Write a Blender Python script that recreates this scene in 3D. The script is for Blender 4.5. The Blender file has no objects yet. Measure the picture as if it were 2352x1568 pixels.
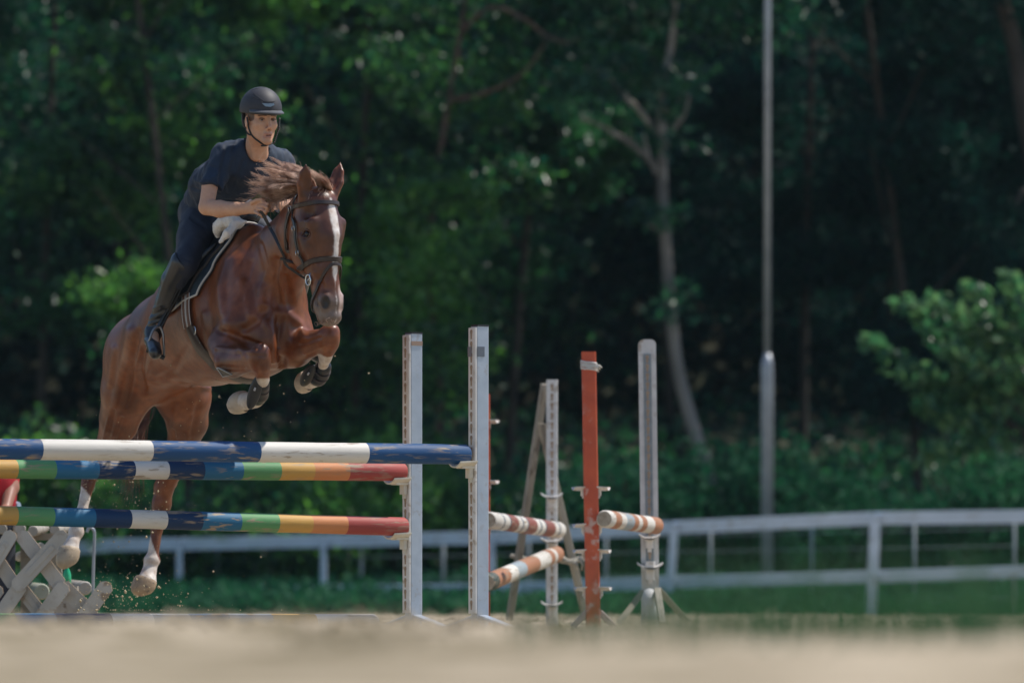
import bpy, bmesh, math, random
import numpy as np
from mathutils import Vector, Matrix
from mathutils.bvhtree import BVHTree
random.seed(7); np.random.seed(7)
S = bpy.context.scene
COL = S.collection
R = math.radians
# ---------------------------------------------------------------- camera, world, sun, exposure
CH = 0.165                       # camera height above the arena at the jump
FP = 13781.0                     # focal length in units of the 2352-wide measuring grid
cam_d = bpy.data.cameras.new('camera'); cam = bpy.data.objects.new('camera', cam_d); COL.objects.link(cam)
cam.location = (0, 0, CH); cam.rotation_euler = (R(90), 0, 0)
cam_d.sensor_width = 36; cam_d.lens = 36*FP/2352; cam_d.shift_y = (1378-784)/2352
cam_d.clip_start = .5; cam_d.clip_end = 600
cam_d.dof.use_dof = True; cam_d.dof.focus_distance = 29.8; cam_d.dof.aperture_fstop = 2.7
S.camera = cam
SUN = Vector((.50, .20, .84)).normalized()      # direction towards the sun: high, behind the jump, a little to the right
w = bpy.data.worlds.new('World'); S.world = w; w.use_nodes = True
nt = w.node_tree; bg = nt.nodes['Background']
sky = nt.nodes.new('ShaderNodeTexSky'); sky.sky_type = 'NISHITA'; sky.sun_disc = False
sky.sun_elevation = math.asin(SUN.z); sky.sun_rotation = math.atan2(SUN.x, SUN.y)
sky.ozone_density = 4; sky.air_density = 1.2; sky.dust_density = .4
nt.links.new(sky.outputs[0], bg.inputs[0]); bg.inputs[1].default_value = 0.125
sd = bpy.data.lights.new('sun', 'SUN'); sd.energy = 5.0; sd.angle = R(.53); sd.color = (1, .95, .87)
so = bpy.data.objects.new('sun', sd); COL.objects.link(so); so.rotation_euler = SUN.to_track_quat('Z', 'Y').to_euler()
vs = S.view_settings; vs.view_transform = 'Standard'; vs.look = 'None'; vs.exposure = 0.04; vs.gamma = 1; vs.use_curve_mapping = False
S.cycles.use_denoising = True
S.cycles.max_bounces = 6; S.cycles.transmission_bounces = 3; S.cycles.diffuse_bounces = 3; S.cycles.glossy_bounces = 2
S.cycles.sample_clamp_indirect = 4

def P(x, y, Y):                  # place from a direction as seen from the camera and a real distance
    return Vector(((x-1176)/FP*Y, Y, CH+(1378-y)/FP*Y))
def M2(n, Y): return n/FP*Y      # a seen length at a distance, in metres
# ---------------------------------------------------------------- materials
def rgb(c): return (c[0], c[1], c[2], 1)
def mat(name, c, rough=.6, c2=None, scale=8, wear=None, wscale=30, wamt=.5, bump=0, bscale=60, metal=0, spec=.5, coat=0, sheen=0, stretch=(1, 1, 1), attr=None, detail=5):
    m = bpy.data.materials.get(name)
    if m: return m
    m = bpy.data.materials.new(name); m.use_nodes = True; n = m.node_tree; b = n.nodes['Principled BSDF']
    b.inputs['Roughness'].default_value = rough; b.inputs['Metallic'].default_value = metal
    b.inputs['Specular IOR Level'].default_value = spec; b.inputs['Coat Weight'].default_value = coat; b.inputs['Coat Roughness'].default_value = .25
    b.inputs['Sheen Weight'].default_value = sheen
    tc = n.nodes.new('ShaderNodeTexCoord'); mp = n.nodes.new('ShaderNodeMapping'); n.links.new(tc.outputs['Object'], mp.inputs[0]); mp.inputs['Scale'].default_value = stretch
    def noise(s, d=detail):
        t = n.nodes.new('ShaderNodeTexNoise'); t.inputs['Scale'].default_value = s; t.inputs['Detail'].default_value = d
        n.links.new(mp.outputs[0], t.inputs['Vector']); return t.outputs[0]
    def ramp(src, a, z):
        r = n.nodes.new('ShaderNodeMapRange'); r.inputs[1].default_value = a; r.inputs[2].default_value = z; n.links.new(src, r.inputs[0]); return r.outputs[0]
    def mix(f, a, z):
        x = n.nodes.new('ShaderNodeMix'); x.data_type = 'RGBA'; n.links.new(f, x.inputs[0])
        for k, v in ((6, a), (7, z)):
            if isinstance(v, tuple): x.inputs[k].default_value = rgb(v)
            else: n.links.new(v, x.inputs[k])
        return x.outputs[2]
    if attr:
        at = n.nodes.new('ShaderNodeAttribute'); at.attribute_name = attr; cur = at.outputs[0]
        k = ramp(noise(scale), .3, .72)
        x = n.nodes.new('ShaderNodeMix'); x.data_type = 'RGBA'; x.blend_type = 'MULTIPLY'; n.links.new(k, x.inputs[0]); n.links.new(cur, x.inputs[6]); x.inputs[7].default_value = rgb(c2 or (.7, .7, .7)); cur = x.outputs[2]
    else:
        cur = mix(ramp(noise(scale), .35, .65), c, c2) if c2 else c
    if wear is not None:
        mu = n.nodes.new('ShaderNodeMath'); mu.operation = 'MULTIPLY'; n.links.new(ramp(noise(wscale, 8), .58-.12*wamt, .66-.1*wamt), mu.inputs[0]); n.links.new(ramp(noise(wscale*.16, 3), .42, .60), mu.inputs[1])
        cur = mix(mu.outputs[0], cur, wear)
    if isinstance(cur, tuple): b.inputs['Base Color'].default_value = rgb(cur)
    else: n.links.new(cur, b.inputs['Base Color'])
    if bump:
        bp = n.nodes.new('ShaderNodeBump'); bp.inputs['Strength'].default_value = 1; bp.inputs['Distance'].default_value = bump
        n.links.new(noise(bscale, 6), bp.inputs['Height']); n.links.new(bp.outputs[0], b.inputs['Normal'])
    return m
# ---------------------------------------------------------------- objects
def mesh_obj(name, vs_, fs, m, parent=None, smooth=True, mats=None, fmat=None, col=None):
    me = bpy.data.meshes.new(name); me.from_pydata([tuple(v) for v in vs_] if not isinstance(vs_, np.ndarray) else vs_.tolist(), [], fs if isinstance(fs, list) else fs.tolist())
    for x in (mats or [m]): me.materials.append(x)
    if fmat is not None: me.polygons.foreach_set('material_index', np.asarray(fmat, dtype=np.int32))
    if smooth: me.polygons.foreach_set('use_smooth', np.ones(len(me.polygons), dtype=bool))
    if col is not None:
        a = me.color_attributes.new('Col', 'FLOAT_COLOR', 'POINT'); a.data.foreach_set('color', np.c_[col, np.ones(len(col))].astype(np.float32).ravel())
    me.update()
    return link(name, me, parent)
def link(name, me, parent=None):
    o = bpy.data.objects.new(name, me); COL.objects.link(o)
    if parent is not None:
        o.parent = parent; o.matrix_parent_inverse = parent.matrix_world.inverted() if False else Matrix.Translation(-Vector(parent.location)) if parent.parent is None else Matrix.Identity(4)
        if parent.parent is not None: o.matrix_parent_inverse = Matrix.Translation(-world_loc(parent))
    return o
def world_loc(o):
    # parts keep location 0 with an inverse offset, so their world origin is the scene origin
    return Vector((0, 0, 0)) if o.parent is not None else Vector(o.location)
def tag(o, label=None, cat=None, group=None, kind=None):
    if label: o['label'] = label
    if cat: o['category'] = cat
    if group: o['group'] = group
    if kind: o['kind'] = kind
    return o
def thing(name, label, cat, loc=(0, 0, 0), group=None):
    o = bpy.data.objects.new(name, None); COL.objects.link(o); o.location = loc; o.empty_display_size = .2
    return tag(o, label, cat, group)
class MB:
    def __init__(s): s.v = []; s.f = []; s.m = []
    def add(s, v, f, mi=0):
        k = len(s.v); s.v += [tuple(x) for x in v]; s.f += [tuple(i+k for i in q) for q in f]; s.m += [mi]*len(f); return s
    def box(s, c, ax, ay, az, mi=0, bev=0):
        # centre and three half-axis vectors; a small chamfer along the z edges
        c = Vector(c); ax, ay, az = Vector(ax), Vector(ay), Vector(az)
        if bev:
            bx, by = min(bev/ax.length, .45), min(bev/ay.length, .45)
            pr = [(-1+bx, -1), (1-bx, -1), (1, -1+by), (1, 1-by), (1-bx, 1), (-1+bx, 1), (-1, 1-by), (-1, -1+by)]
        else: pr = [(-1, -1), (1, -1), (1, 1), (-1, 1)]
        n = len(pr); v = [c+ax*a+ay*b-az for a, b in pr]+[c+ax*a+ay*b+az for a, b in pr]
        f = [tuple(range(n))[::-1], tuple(range(n, 2*n))]+[(i, (i+1) % n, n+(i+1) % n, n+i) for i in range(n)]
        return s.add(v, f, mi)
    def bar(s, a, b, wv, t, mi=0, bev=0):     # from a to b; wv half-width vector, t half thickness
        a, b, wv = Vector(a), Vector(b), Vector(wv); d = (b-a); n = d.cross(wv).normalized()*t
        return s.box((a+b)/2, wv, n, d/2, mi, bev)
    def tube(s, pts, r, n=10, mi=0, cap=True, flat=None):
        pts = [Vector(p) for p in pts]; rs = r if isinstance(r, (list, tuple)) else [r]*len(pts)
        up = None; v = []; f = []
        for i, p in enumerate(pts):
            d = (pts[min(i+1, len(pts)-1)]-pts[max(i-1, 0)]).normalized()
            if up is None:
                up = Vector((0, 0, 1)) if abs(d.z) < .9 else Vector((0, 1, 0))
            u = (up-d*up.dot(d)).normalized(); q = d.cross(u); up = u
            for k in range(n):
                a = 2*math.pi*k/n; v.append(p+(u*math.cos(a)+q*math.sin(a))*rs[i])
        for i in range(len(pts)-1):
            for k in range(n):
                f.append((i*n+k, i*n+(k+1) % n, (i+1)*n+(k+1) % n, (i+1)*n+k))
        if cap: f.append(tuple(range(n))[::-1]); f.append(tuple(range((len(pts)-1)*n, len(pts)*n)))
        return s.add(v, f, mi)
    def strap(s, pts, nrm, w_, t, mi=0):      # flat strap following pts with surface normals nrm
        v = []; f = []; L = len(pts); ws = w_ if isinstance(w_, (list, tuple)) else [w_]*L
        for i in range(L):
            p = Vector(pts[i]); d = (Vector(pts[min(i+1, L-1)])-Vector(pts[max(i-1, 0)])).normalized(); nn = Vector(nrm[i]).normalized()
            sd_ = d.cross(nn).normalized(); nn = sd_.cross(d).normalized(); h = ws[i]/2
            v += [p-sd_*h, p-sd_*h*.8+nn*t, p+sd_*h*.8+nn*t, p+sd_*h, p+sd_*h*.8-nn*t*.6, p-sd_*h*.8-nn*t*.6]
        for i in range(L-1):
            for k in range(6): f.append((i*6+k, i*6+(k+1) % 6, i*6+6+(k+1) % 6, i*6+6+k))
        f.append(tuple(range(6))[::-1]); f.append(tuple(range(L*6-6, L*6)))
        return s.add(v, f, mi)
    def build(s, name, m, parent=None, smooth=False, col=None):
        return mesh_obj(name, s.v, s.f, None if isinstance(m, list) else m, parent, smooth, mats=m if isinstance(m, list) else None, fmat=s.m)
def auto_smooth(o, ang=35):
    me = o.data; me.polygons.foreach_set('use_smooth', np.ones(len(me.polygons), dtype=bool))
    try: me.set_sharp_from_angle(angle=R(ang))
    except Exception: pass
    return o
def copy_tree(o, parent=None):
    c = o.copy(); COL.objects.link(c)
    if parent is not None: c.parent = parent
    for ch in [x for x in bpy.data.objects if x.parent == o]: copy_tree(ch, c)
    return c
def catmull(pts, n=6):
    pts = [np.array(p, float) for p in pts]; out = []
    for i in range(len(pts)-1):
        p0, p1, p2, p3 = pts[max(i-1, 0)], pts[i], pts[i+1], pts[min(i+2, len(pts)-1)]
        for k in range(n):
            t = k/n; out.append(.5*((2*p1)+(p2-p0)*t+(2*p0-5*p1+4*p2-p3)*t*t+(3*p1-p0-3*p2+p3)*t**3))
    out.append(pts[-1]); return out
# ---------------------------------------------------------------- implicit bodies (smooth unions of tapered limbs), meshed by surface nets
class SDF:
    def __init__(s, lo, hi, h):
        s.lo = np.array(lo, float); s.h = h; s.n = np.ceil((np.array(hi)-s.lo)/h).astype(int)+1
        s.F = np.full(s.n, .5, np.float32)
        s.ax = [(s.lo[i]+np.arange(s.n[i])*h).astype(np.float32) for i in range(3)]
    def win(s, lo, hi):
        a = np.clip(np.floor((np.array(lo)-s.lo)/s.h).astype(int), 0, s.n); b = np.clip(np.ceil((np.array(hi)-s.lo)/s.h).astype(int)+1, 0, s.n)
        sl = tuple(slice(a[i], b[i]) for i in range(3))
        return sl, s.ax[0][sl[0]][:, None, None], s.ax[1][sl[1]][None, :, None], s.ax[2][sl[2]][None, None, :]
    def comb(s, sl, d, k, sub=False):
        A = s.F[sl]
        if A.size == 0: return
        if sub:
            A = -A
            h = np.maximum(k-np.abs(A-d), 0)/k; s.F[sl] = -(np.minimum(A, d)-h*h*k*.25)
        else:
            h = np.maximum(k-np.abs(A-d), 0)/k; s.F[sl] = np.minimum(A, d)-h*h*k*.25
    def cone(s, p0, r0, p1, r1, k=.03, sub=False):
        p0, p1 = np.array(p0, float), np.array(p1, float); rm = max(r0, r1)+k+.02
        sl, X, Y, Z = s.win(np.minimum(p0, p1)-rm, np.maximum(p0, p1)+rm)
        d = p1-p0; L2 = max(d@d, 1e-9)
        x, y, z = X-p0[0], Y-p0[1], Z-p0[2]
        t = np.clip((x*d[0]+y*d[1]+z*d[2])/L2, 0, 1)
        D = np.sqrt((x-t*d[0])**2+(y-t*d[1])**2+(z-t*d[2])**2)-(r0+(r1-r0)*t)
        s.comb(sl, D.astype(np.float32), k, sub)
    def chain(s, st, side, k=.05, ki=.012):
        # one limb from several stations; inner joints stay free of bulges
        keep = s.F; pts = [np.array(p, float) for p, _ in st]; rm = max(x+y for _, (x, y) in st)+k+.02
        sl, X, Y, Z = s.win(np.min(pts, 0)-rm, np.max(pts, 0)+rm); s.F = np.full_like(keep, .5); dummy = s.F
        for (p0, a0), (p1, a1) in zip(st[:-1], st[1:]): s.ecap(p0, a0, p1, a1, side, ki, False)
        D = dummy[sl].copy(); s.F = keep; s.comb(sl, D, k)
    def ecap(s, p0, a0, p1, a1, side, k=.05, sub=False):
        # elliptical limb: a = (half-width along side, half-width across)
        p0, p1 = np.array(p0, float), np.array(p1, float); d = p1-p0; L = np.linalg.norm(d); ax = d/L
        sd_ = np.array(side, float); sd_ = sd_-ax*(sd_@ax); sd_ /= np.linalg.norm(sd_); up = np.cross(sd_, ax)
        rm = max(a0+a1)+k+.02
        sl, X, Y, Z = s.win(np.minimum(p0, p1)-rm, np.maximum(p0, p1)+rm)
        x, y, z = X-p0[0], Y-p0[1], Z-p0[2]
        l = x*ax[0]+y*ax[1]+z*ax[2]; t = np.clip(l/L, 0, 1)
        u = x*sd_[0]+y*sd_[1]+z*sd_[2]; v = x*up[0]+y*up[1]+z*up[2]; l = l-t*L
        ru = a0[0]+(a1[0]-a0[0])*t; rv = a0[1]+(a1[1]-a0[1])*t; rl = np.minimum(ru, rv)
        k0 = np.sqrt((l/rl)**2+(u/ru)**2+(v/rv)**2)+1e-6; k1 = np.sqrt((l/rl**2)**2+(u/ru**2)**2+(v/rv**2)**2)+1e-6
        s.comb(sl, (k0*(k0-1)/k1).astype(np.float32), k, sub)
    def ell(s, c, r, axes=None, k=.03, sub=False):
        c = np.array(c, float); r = np.array(r, float); A = np.eye(3) if axes is None else np.array([np.array(a, float)/np.linalg.norm(a) for a in axes])
        rm = r.max()+k+.02
        sl, X, Y, Z = s.win(c-rm, c+rm); x, y, z = X-c[0], Y-c[1], Z-c[2]
        q = [(x*A[i][0]+y*A[i][1]+z*A[i][2]) for i in range(3)]
        k0 = np.sqrt(sum((q[i]/r[i])**2 for i in range(3)))+1e-6; k1 = np.sqrt(sum((q[i]/r[i]**2)**2 for i in range(3)))+1e-6
        s.comb(sl, (k0*(k0-1)/k1).astype(np.float32), k, sub)
    def path(s, pts, k=.03):
        for (p0, r0), (p1, r1) in zip(pts[:-1], pts[1:]): s.cone(p0, r0, p1, r1, k)
    def cut(s, p, n):        # keep the side where (x-p).n < 0
        n = np.array(n, float); n /= np.linalg.norm(n); p = np.array(p, float)
        D = (s.ax[0][:, None, None]-p[0])*n[0]+(s.ax[1][None, :, None]-p[1])*n[1]+(s.ax[2][None, None, :]-p[2])*n[2]
        s.F = np.maximum(s.F, D.astype(np.float32))
    def mesh(s, smooth=1):
        F = s.F; F[0] = F[-1] = .1; F[:, 0] = F[:, -1] = .1; F[:, :, 0] = F[:, :, -1] = .1
        I = F < 0
        c = I[:-1, :-1, :-1].astype(np.int8)
        for a in ((1, 0, 0), (0, 1, 0), (0, 0, 1), (1, 1, 0), (1, 0, 1), (0, 1, 1), (1, 1, 1)):
            c = c+I[a[0]:I.shape[0]-1+a[0], a[1]:I.shape[1]-1+a[1], a[2]:I.shape[2]-1+a[2]]
        act = (c > 0) & (c < 8); ijk = np.argwhere(act); N = len(ijk)
        idx = -np.ones(act.shape, np.int32); idx[act] = np.arange(N)
        off = np.array([(i, j, k) for i in (0, 1) for j in (0, 1) for k in (0, 1)])
        val = np.stack([F[tuple((ijk+o).T)] for o in off], 1)
        acc = np.zeros((N, 3)); cnt = np.zeros(N)
        for a in range(8):
            for b in range(a+1, 8):
                if np.abs(off[a]-off[b]).sum() != 1: continue
                va, vb = val[:, a], val[:, b]; m = (va < 0) != (vb < 0); t = va[m]/(va[m]-vb[m])
                acc[m] += off[a]+(off[b]-off[a])*t[:, None]; cnt[m] += 1
        V = s.lo+(ijk+acc/cnt[:, None])*s.h
        Q = []
        for ax in range(3):
            sh = [slice(None)]*3; sh2 = [slice(None)]*3; sh[ax] = slice(0, -1); sh2[ax] = slice(1, None)
            A, B = I[tuple(sh)], I[tuple(sh2)]; e = np.argwhere(A != B); fl = A[tuple(e.T)]
            u, v = (ax+1) % 3, (ax+2) % 3
            U = np.zeros(3, int); U[u] = 1; W = np.zeros(3, int); W[v] = 1
            ok = (e[:, u] > 0) & (e[:, v] > 0); e = e[ok]; fl = fl[ok]
            q = np.stack([idx[tuple((e-U-W).T)], idx[tuple((e-W).T)], idx[tuple(e.T)], idx[tuple((e-U).T)]], 1)
            q[~fl] = q[~fl][:, ::-1]; Q.append(q)
        Q = np.concatenate(Q); Q = Q[(Q >= 0).all(1)]
        for _ in range(smooth): V = lap(V, Q, .5)
        return V, Q
def lap(V, Q, f):
    A = np.zeros_like(V); c = np.zeros(len(V))
    for a, b in ((0, 1), (1, 2), (2, 3), (3, 0)):
        for i, j in ((a, b), (b, a)):
            for x in range(3): A[:, x] += np.bincount(Q[:, i], V[Q[:, j], x], len(V))
            c += np.bincount(Q[:, i], minlength=len(V))
    return V+(A/np.maximum(c, 1)[:, None]-V)*f
def vnormals(V, Q):
    n = np.cross(V[Q[:, 2]]-V[Q[:, 0]], V[Q[:, 3]]-V[Q[:, 1]]); N = np.zeros_like(V)
    for i in range(4):
        for x in range(3): N[:, x] += np.bincount(Q[:, i], n[:, x], len(V))
    return N/np.maximum(np.linalg.norm(N, axis=1), 1e-12)[:, None]
def proj(V):
    return np.c_[1176+V[:, 0]/V[:, 1]*FP, 1378-(V[:, 2]-CH)/V[:, 1]*FP]
def seg_dist(p, line):
    line = np.array(line, float); best = np.full(len(p), 1e9)
    if len(line) == 1: return np.hypot(*(p-line[0]).T)
    for a, b in zip(line[:-1], line[1:]):
        d = b-a; t = np.clip(((p-a)@d)/max(d@d, 1e-9), 0, 1); best = np.minimum(best, np.hypot(*(p-a-t[:, None]*d).T))
    return best
def sculpt(V, Q, strokes, yr=None):
    N = vnormals(V, Q); p = proj(V); toward = np.array([0, -1, 0.])
    fac = (N@toward > .05)
    for line, rad, dep in strokes:
        w_ = np.clip(1-seg_dist(p, line)/rad, 0, 1); w_ = w_*w_*(3-2*w_)*fac
        V = V+N*(w_*dep)[:, None]
    return V
def smooth01(t): t = np.clip(t, 0, 1); return t*t*(3-2*t)
def vnoise(x, y, seed=0):         # cheap value noise
    def h(i, j): 
        n = np.sin(i*127.1+j*311.7+seed*74.7)*43758.5453; return n-np.floor(n)
    i, j = np.floor(x), np.floor(y); u, v = x-i, y-j; u = u*u*(3-2*u); v = v*v*(3-2*v)
    return (h(i, j)*(1-u)+h(i+1, j)*u)*(1-v)+(h(i, j+1)*(1-u)+h(i+1, j+1)*u)*v

def vnoise3(P_, s, seed=0):
    P_ = P_*s+seed*7.31; i = np.floor(P_); u = P_-i; u = u*u*(3-2*u)
    def h(a, b, c):
        n = np.sin((i[:, 0]+a)*127.1+(i[:, 1]+b)*311.7+(i[:, 2]+c)*74.7)*43758.5453; return n-np.floor(n)
    r = 0
    for a in (0, 1):
        for b in (0, 1):
            for c in (0, 1): r = r+h(a, b, c)*(u[:, 0] if a else 1-u[:, 0])*(u[:, 1] if b else 1-u[:, 1])*(u[:, 2] if c else 1-u[:, 2])
    return r
# ================================================================ setting
def ground_z(x, y):
    near = .093*(1-smooth01((y-12)/12))
    b = (vnoise(x*1.3, y*.9)-.5)*.034+(vnoise(x*4, y*3, 3)-.5)*.014+(vnoise(x*11, y*9, 5)-.5)*.008
    far = 0
    for mx, my, mr, mh in ((-.10, 14, 1.0, .013), (-.32, 13, .5, .018), (.9, 12, 1.1, .012), (-1.2, 11, .6, .012), (.25, 11.5, .35, .016), (.55, 15, .5, .018), (1.6, 16, .6, .02)):
        far = far+mh*np.exp(-((x-mx)**2+((y-my)*.6)**2)/(mr*.45)**2)*(.7+.6*vnoise(x*9, y*6, 11))
    side = .02*(vnoise(x*.4+9, y*.25, 8)-.5)
    back = -.02*smooth01((y-60)/3)
    return near+b*np.where(y < 11, .75, 1.0+.7*smooth01((y-11)/3)*(1-smooth01((y-22)/5)))+side+far+back
sand = mat('sand', (.47, .385, .28), .95, (.17, .135, .075), 4.2, wear=(.54, .44, .33), wscale=9, wamt=.3, bump=.02, bscale=30, spec=.2, stretch=(1, .25, 1))
ys = np.concatenate([np.geomspace(1.2, 45, 330), np.linspace(45.3, 61.5, 50)])
xs = np.sinh(np.linspace(-6.2, 6.2, 151)); xs = xs/xs.max()
V = []; nx = len(xs)
for y in ys:
    wdt = 3+y*.35; X = xs*140*.15+np.linspace(-1, 1, nx)*wdt
    V.append(np.c_[X, np.full(nx, y), ground_z(X, np.full(nx, y))])
V = np.concatenate(V)
# the camera stands just over the sand: keep the nearest metres below it
V[:, 2] = np.where(V[:, 1] < 5, np.minimum(V[:, 2], CH-.035-.004*V[:, 1]), V[:, 2])
F = [(r*nx+c, r*nx+c+1, (r+1)*nx+c+1, (r+1)*nx+c) for r in range(len(ys)-1) for c in range(nx-1)]
g = mesh_obj('arena_sand', V, F, sand); tag(g, kind='structure')
# ground behind the camera and far to the sides, just under the sand sheet
mb = MB(); mb.add([(-105, -105, -.09), (105, -105, -.09), (105, 133, -.09), (-105, 133, -.09)], [(0, 1, 2, 3)])
tag(mb.build('ground', sand), kind='structure')
soil = mat('soil', (.05, .045, .025), 1, (.03, .04, .018), .6, bump=.03, bscale=8)
def hill_z(x, y): return -.08+.5*smooth01((y-61)/7)*.6+np.where(y > 68, (y-68)*.16, 0)+np.where(y > 84, (y-84)*.5, 0)+.25*(vnoise(x*.3, y*.3, 2)-.5)*smooth01((y-62)/5)
yy = np.linspace(60.6, 118, 60); xx = np.linspace(-70, 70, 90); V = np.array([(x, y, 0) for y in yy for x in xx]); V[:, 2] = hill_z(V[:, 0], V[:, 1])
F = [(r*90+c, r*90+c+1, (r+1)*90+c+1, (r+1)*90+c) for r in range(59) for c in range(89)]
tag(mesh_obj('wooded_bank', V, F, soil), kind='structure')

# ---------------------------------------------------------------- foliage
def leaf_mat(name, c, c2, rough=.38, tr=.35, sp=.35):
    m = bpy.data.materials.new(name); m.use_nodes = True; n = m.node_tree; b = n.nodes['Principled BSDF']; out = n.nodes['Material Output']
    at = n.nodes.new('ShaderNodeAttribute'); at.attribute_name = 'rnd'
    mx = n.nodes.new('ShaderNodeMix'); mx.data_type = 'RGBA'; n.links.new(at.outputs['Fac'], mx.inputs[0]); mx.inputs[6].default_value = rgb(c); mx.inputs[7].default_value = rgb(c2)
    n.links.new(mx.outputs[2], b.inputs['Base Color']); b.inputs['Roughness'].default_value = rough; b.inputs['Specular IOR Level'].default_value = sp
    t = n.nodes.new('ShaderNodeBsdfTranslucent'); hs = n.nodes.new('ShaderNodeHueSaturation'); hs.inputs['Value'].default_value = 1.5; hs.inputs['Saturation'].default_value = 1.15
    n.links.new(mx.outputs[2], hs.inputs['Color']); n.links.new(hs.outputs[0], t.inputs[0])
    s = n.nodes.new('ShaderNodeMixShader'); s.inputs[0].default_value = tr; n.links.new(b.outputs[0], s.inputs[1]); n.links.new(t.outputs[0], s.inputs[2]); n.links.new(s.outputs[0], out.inputs[0])
    return m
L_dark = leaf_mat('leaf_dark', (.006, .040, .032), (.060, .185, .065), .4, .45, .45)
L_mid = leaf_mat('leaf_mid', (.009, .055, .038), (.15, .33, .07), .34, .55, .6)  # the light yellow-green tone puts sun patches into the leaf colour
L_teal = leaf_mat('leaf_teal', (.005, .027, .025), (.022, .085, .055), .6, .35, .12)  # teal-dark: the cool shade of the wood is put into the colour
L_shade = leaf_mat('leaf_shade', (.004, .020, .018), (.010, .040, .028), .7, .2, .08)  # near black: the shade deep in the wood is put into the colour
L_low = leaf_mat('leaf_low', (.020, .085, .045), (.04, .13, .06), .75, .3, .1)  # lightened, so some of the haze sits in the leaf colour
L_bush = leaf_mat('leaf_bush', (.030, .105, .050), (.22, .36, .15), .36, .5, .5)
bark = mat('bark_pale', (.25, .22, .19), .85, (.10, .09, .08), 3, wear=(.40, .37, .33), wscale=9, wamt=.4, bump=.01, bscale=20, stretch=(1, 1, .35))
bark_d = mat('bark_dark', (.045, .036, .028), .9, (.03, .024, .018), 4, bump=.01, bscale=18)
rng = np.random.default_rng(11)
def leaves(name, C, size, m, parent=None, droop=.35, seed=0, flat=0):
    # C: leaf positions (N,3); each leaf is a folded diamond with its own direction
    r = np.random.default_rng(seed+len(C)); N = len(C)
    d = r.normal(size=(N, 3)); d[:, 2] -= droop; d /= np.linalg.norm(d, axis=1)[:, None]
    u = r.normal(size=(N, 3)); u[:, 2] += flat; u -= d*(u*d).sum(1)[:, None]; u /= np.linalg.norm(u, axis=1)[:, None]; q = np.cross(d, u)
    L = size*r.uniform(.6, 1.3, N)[:, None]; W = L*.24
    a = C-d*L*.5; b = C+d*L*.5; l = C+q*W+u*W*.35-d*L*.08; rr = C-q*W+u*W*.35-d*L*.08
    V = np.stack([a, l, b, rr], 1).reshape(-1, 3); me = bpy.data.meshes.new(name)
    me.vertices.add(4*N); me.vertices.foreach_set('co', V.astype(np.float32).ravel())
    i = np.arange(N)*4; T = np.stack([i, i+1, i+2, i, i+2, i+3], 1).reshape(-1)
    me.loops.add(6*N); me.loops.foreach_set('vertex_index', T.astype(np.int32)); me.polygons.add(2*N)
    me.polygons.foreach_set('loop_start', np.arange(0, 6*N, 3, dtype=np.int32)); me.polygons.foreach_set('loop_total', np.full(2*N, 3, np.int32))
    me.materials.append(m); at = me.attributes.new('rnd', 'FLOAT', 'POINT'); at.data.foreach_set('value', np.repeat(np.clip(r.uniform(0, 1, N)**1.6*.6+smooth01((vnoise3(C, 1.1, 3)-.5)/.25)*.6*r.uniform(.3, 1, N), 0, 1), 4).astype(np.float32))  # broad noise lightens whole patches of leaves, painted in as sun
    me.update(calc_edges=True); return link(name, me, parent)
def clumps(c, rad, n, per, cr, r, up=.0, shell=.55):
    # leaf clumps spread through an ellipsoid; more of them near its skin
    d = r.normal(size=(n, 3)); d /= np.linalg.norm(d, axis=1)[:, None]; k = shell+(1-shell)*r.uniform(0, 1, n)**.6; k *= r.uniform(.75, 1.1, n)
    cc = np.array(c)+d*np.array(rad)*k[:, None]
    s = cr*r.uniform(.5, 1.25, n); pts = np.repeat(cc, per, 0)+r.normal(size=(n*per, 3))*np.repeat(s, per)[:, None]*np.array([.55, .55, .38])
    return pts
def limb(mb, pts, r0, r1, n=8):
    p = catmull(pts, 5); mb.tube(p, [r0+(r1-r0)*i/(len(p)-1) for i in range(len(p))], n)
def tree(name, label, x, y, h, cr, m, nl=150, per=70, leaf=.13, bottom=1.2, group='trees in the dark wood behind the fence', trunk=None, bk=None, seed=1, cw=None):
    r = np.random.default_rng(seed); z0 = float(hill_z(np.array([x]), np.array([y]))[0])-.05
    t = thing(name, label, 'tree', (x, y, z0), group)
    mb = MB()
    if trunk is None:
        lean = r.normal(size=2)*.5; pts = [(x, y, z0), (x+lean[0]*.3, y+lean[1]*.3, z0+h*.35), (x+lean[0], y+lean[1], z0+h*.85)]
        limb(mb, pts, .065, .03)
        for k in range(5):
            f = .35+.12*k; p = Vector(pts[0]).lerp(Vector(pts[2]), f); a = r.uniform(0, 6.28)
            limb(mb, [p, p+Vector((math.cos(a)*.6, math.sin(a)*.6, .5)), p+Vector((math.cos(a)*cr*.7, math.sin(a)*cr*.7, 1.0))], .018, .008, 6)
    else:
        for pts, r0, r1 in trunk: limb(mb, pts, r0, r1, 10)
    mb.build('trunk', bk or bark_d, t, True)
    hz = (h-bottom)/2
    # boughs: the clumps gather round a few lobes, with dark gaps left between them
    nb = 13; d_ = r.normal(size=(nb, 3)); d_ /= np.linalg.norm(d_, axis=1)[:, None]; lb = np.array((x, y, z0+bottom+hz))+d_*np.array((cr, cr*.75, hz))*r.uniform(.45, .95, (nb, 1))
    C = np.concatenate([clumps(l, (r.uniform(.45, .8), r.uniform(.4, .6), r.uniform(.22, .42)), max(4, nl//nb), per, cw or .36, r, shell=.4) for l in lb]+[clumps((x, y+.5, z0+bottom+hz), (cr*.9, cr*.5, hz*.95), nl//4, per//2, .5, r, shell=.1)])
    C = C[C[:, 2] > z0+.1]
    leaves('crown', C, leaf, m, t, seed=seed)
    return t
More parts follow.
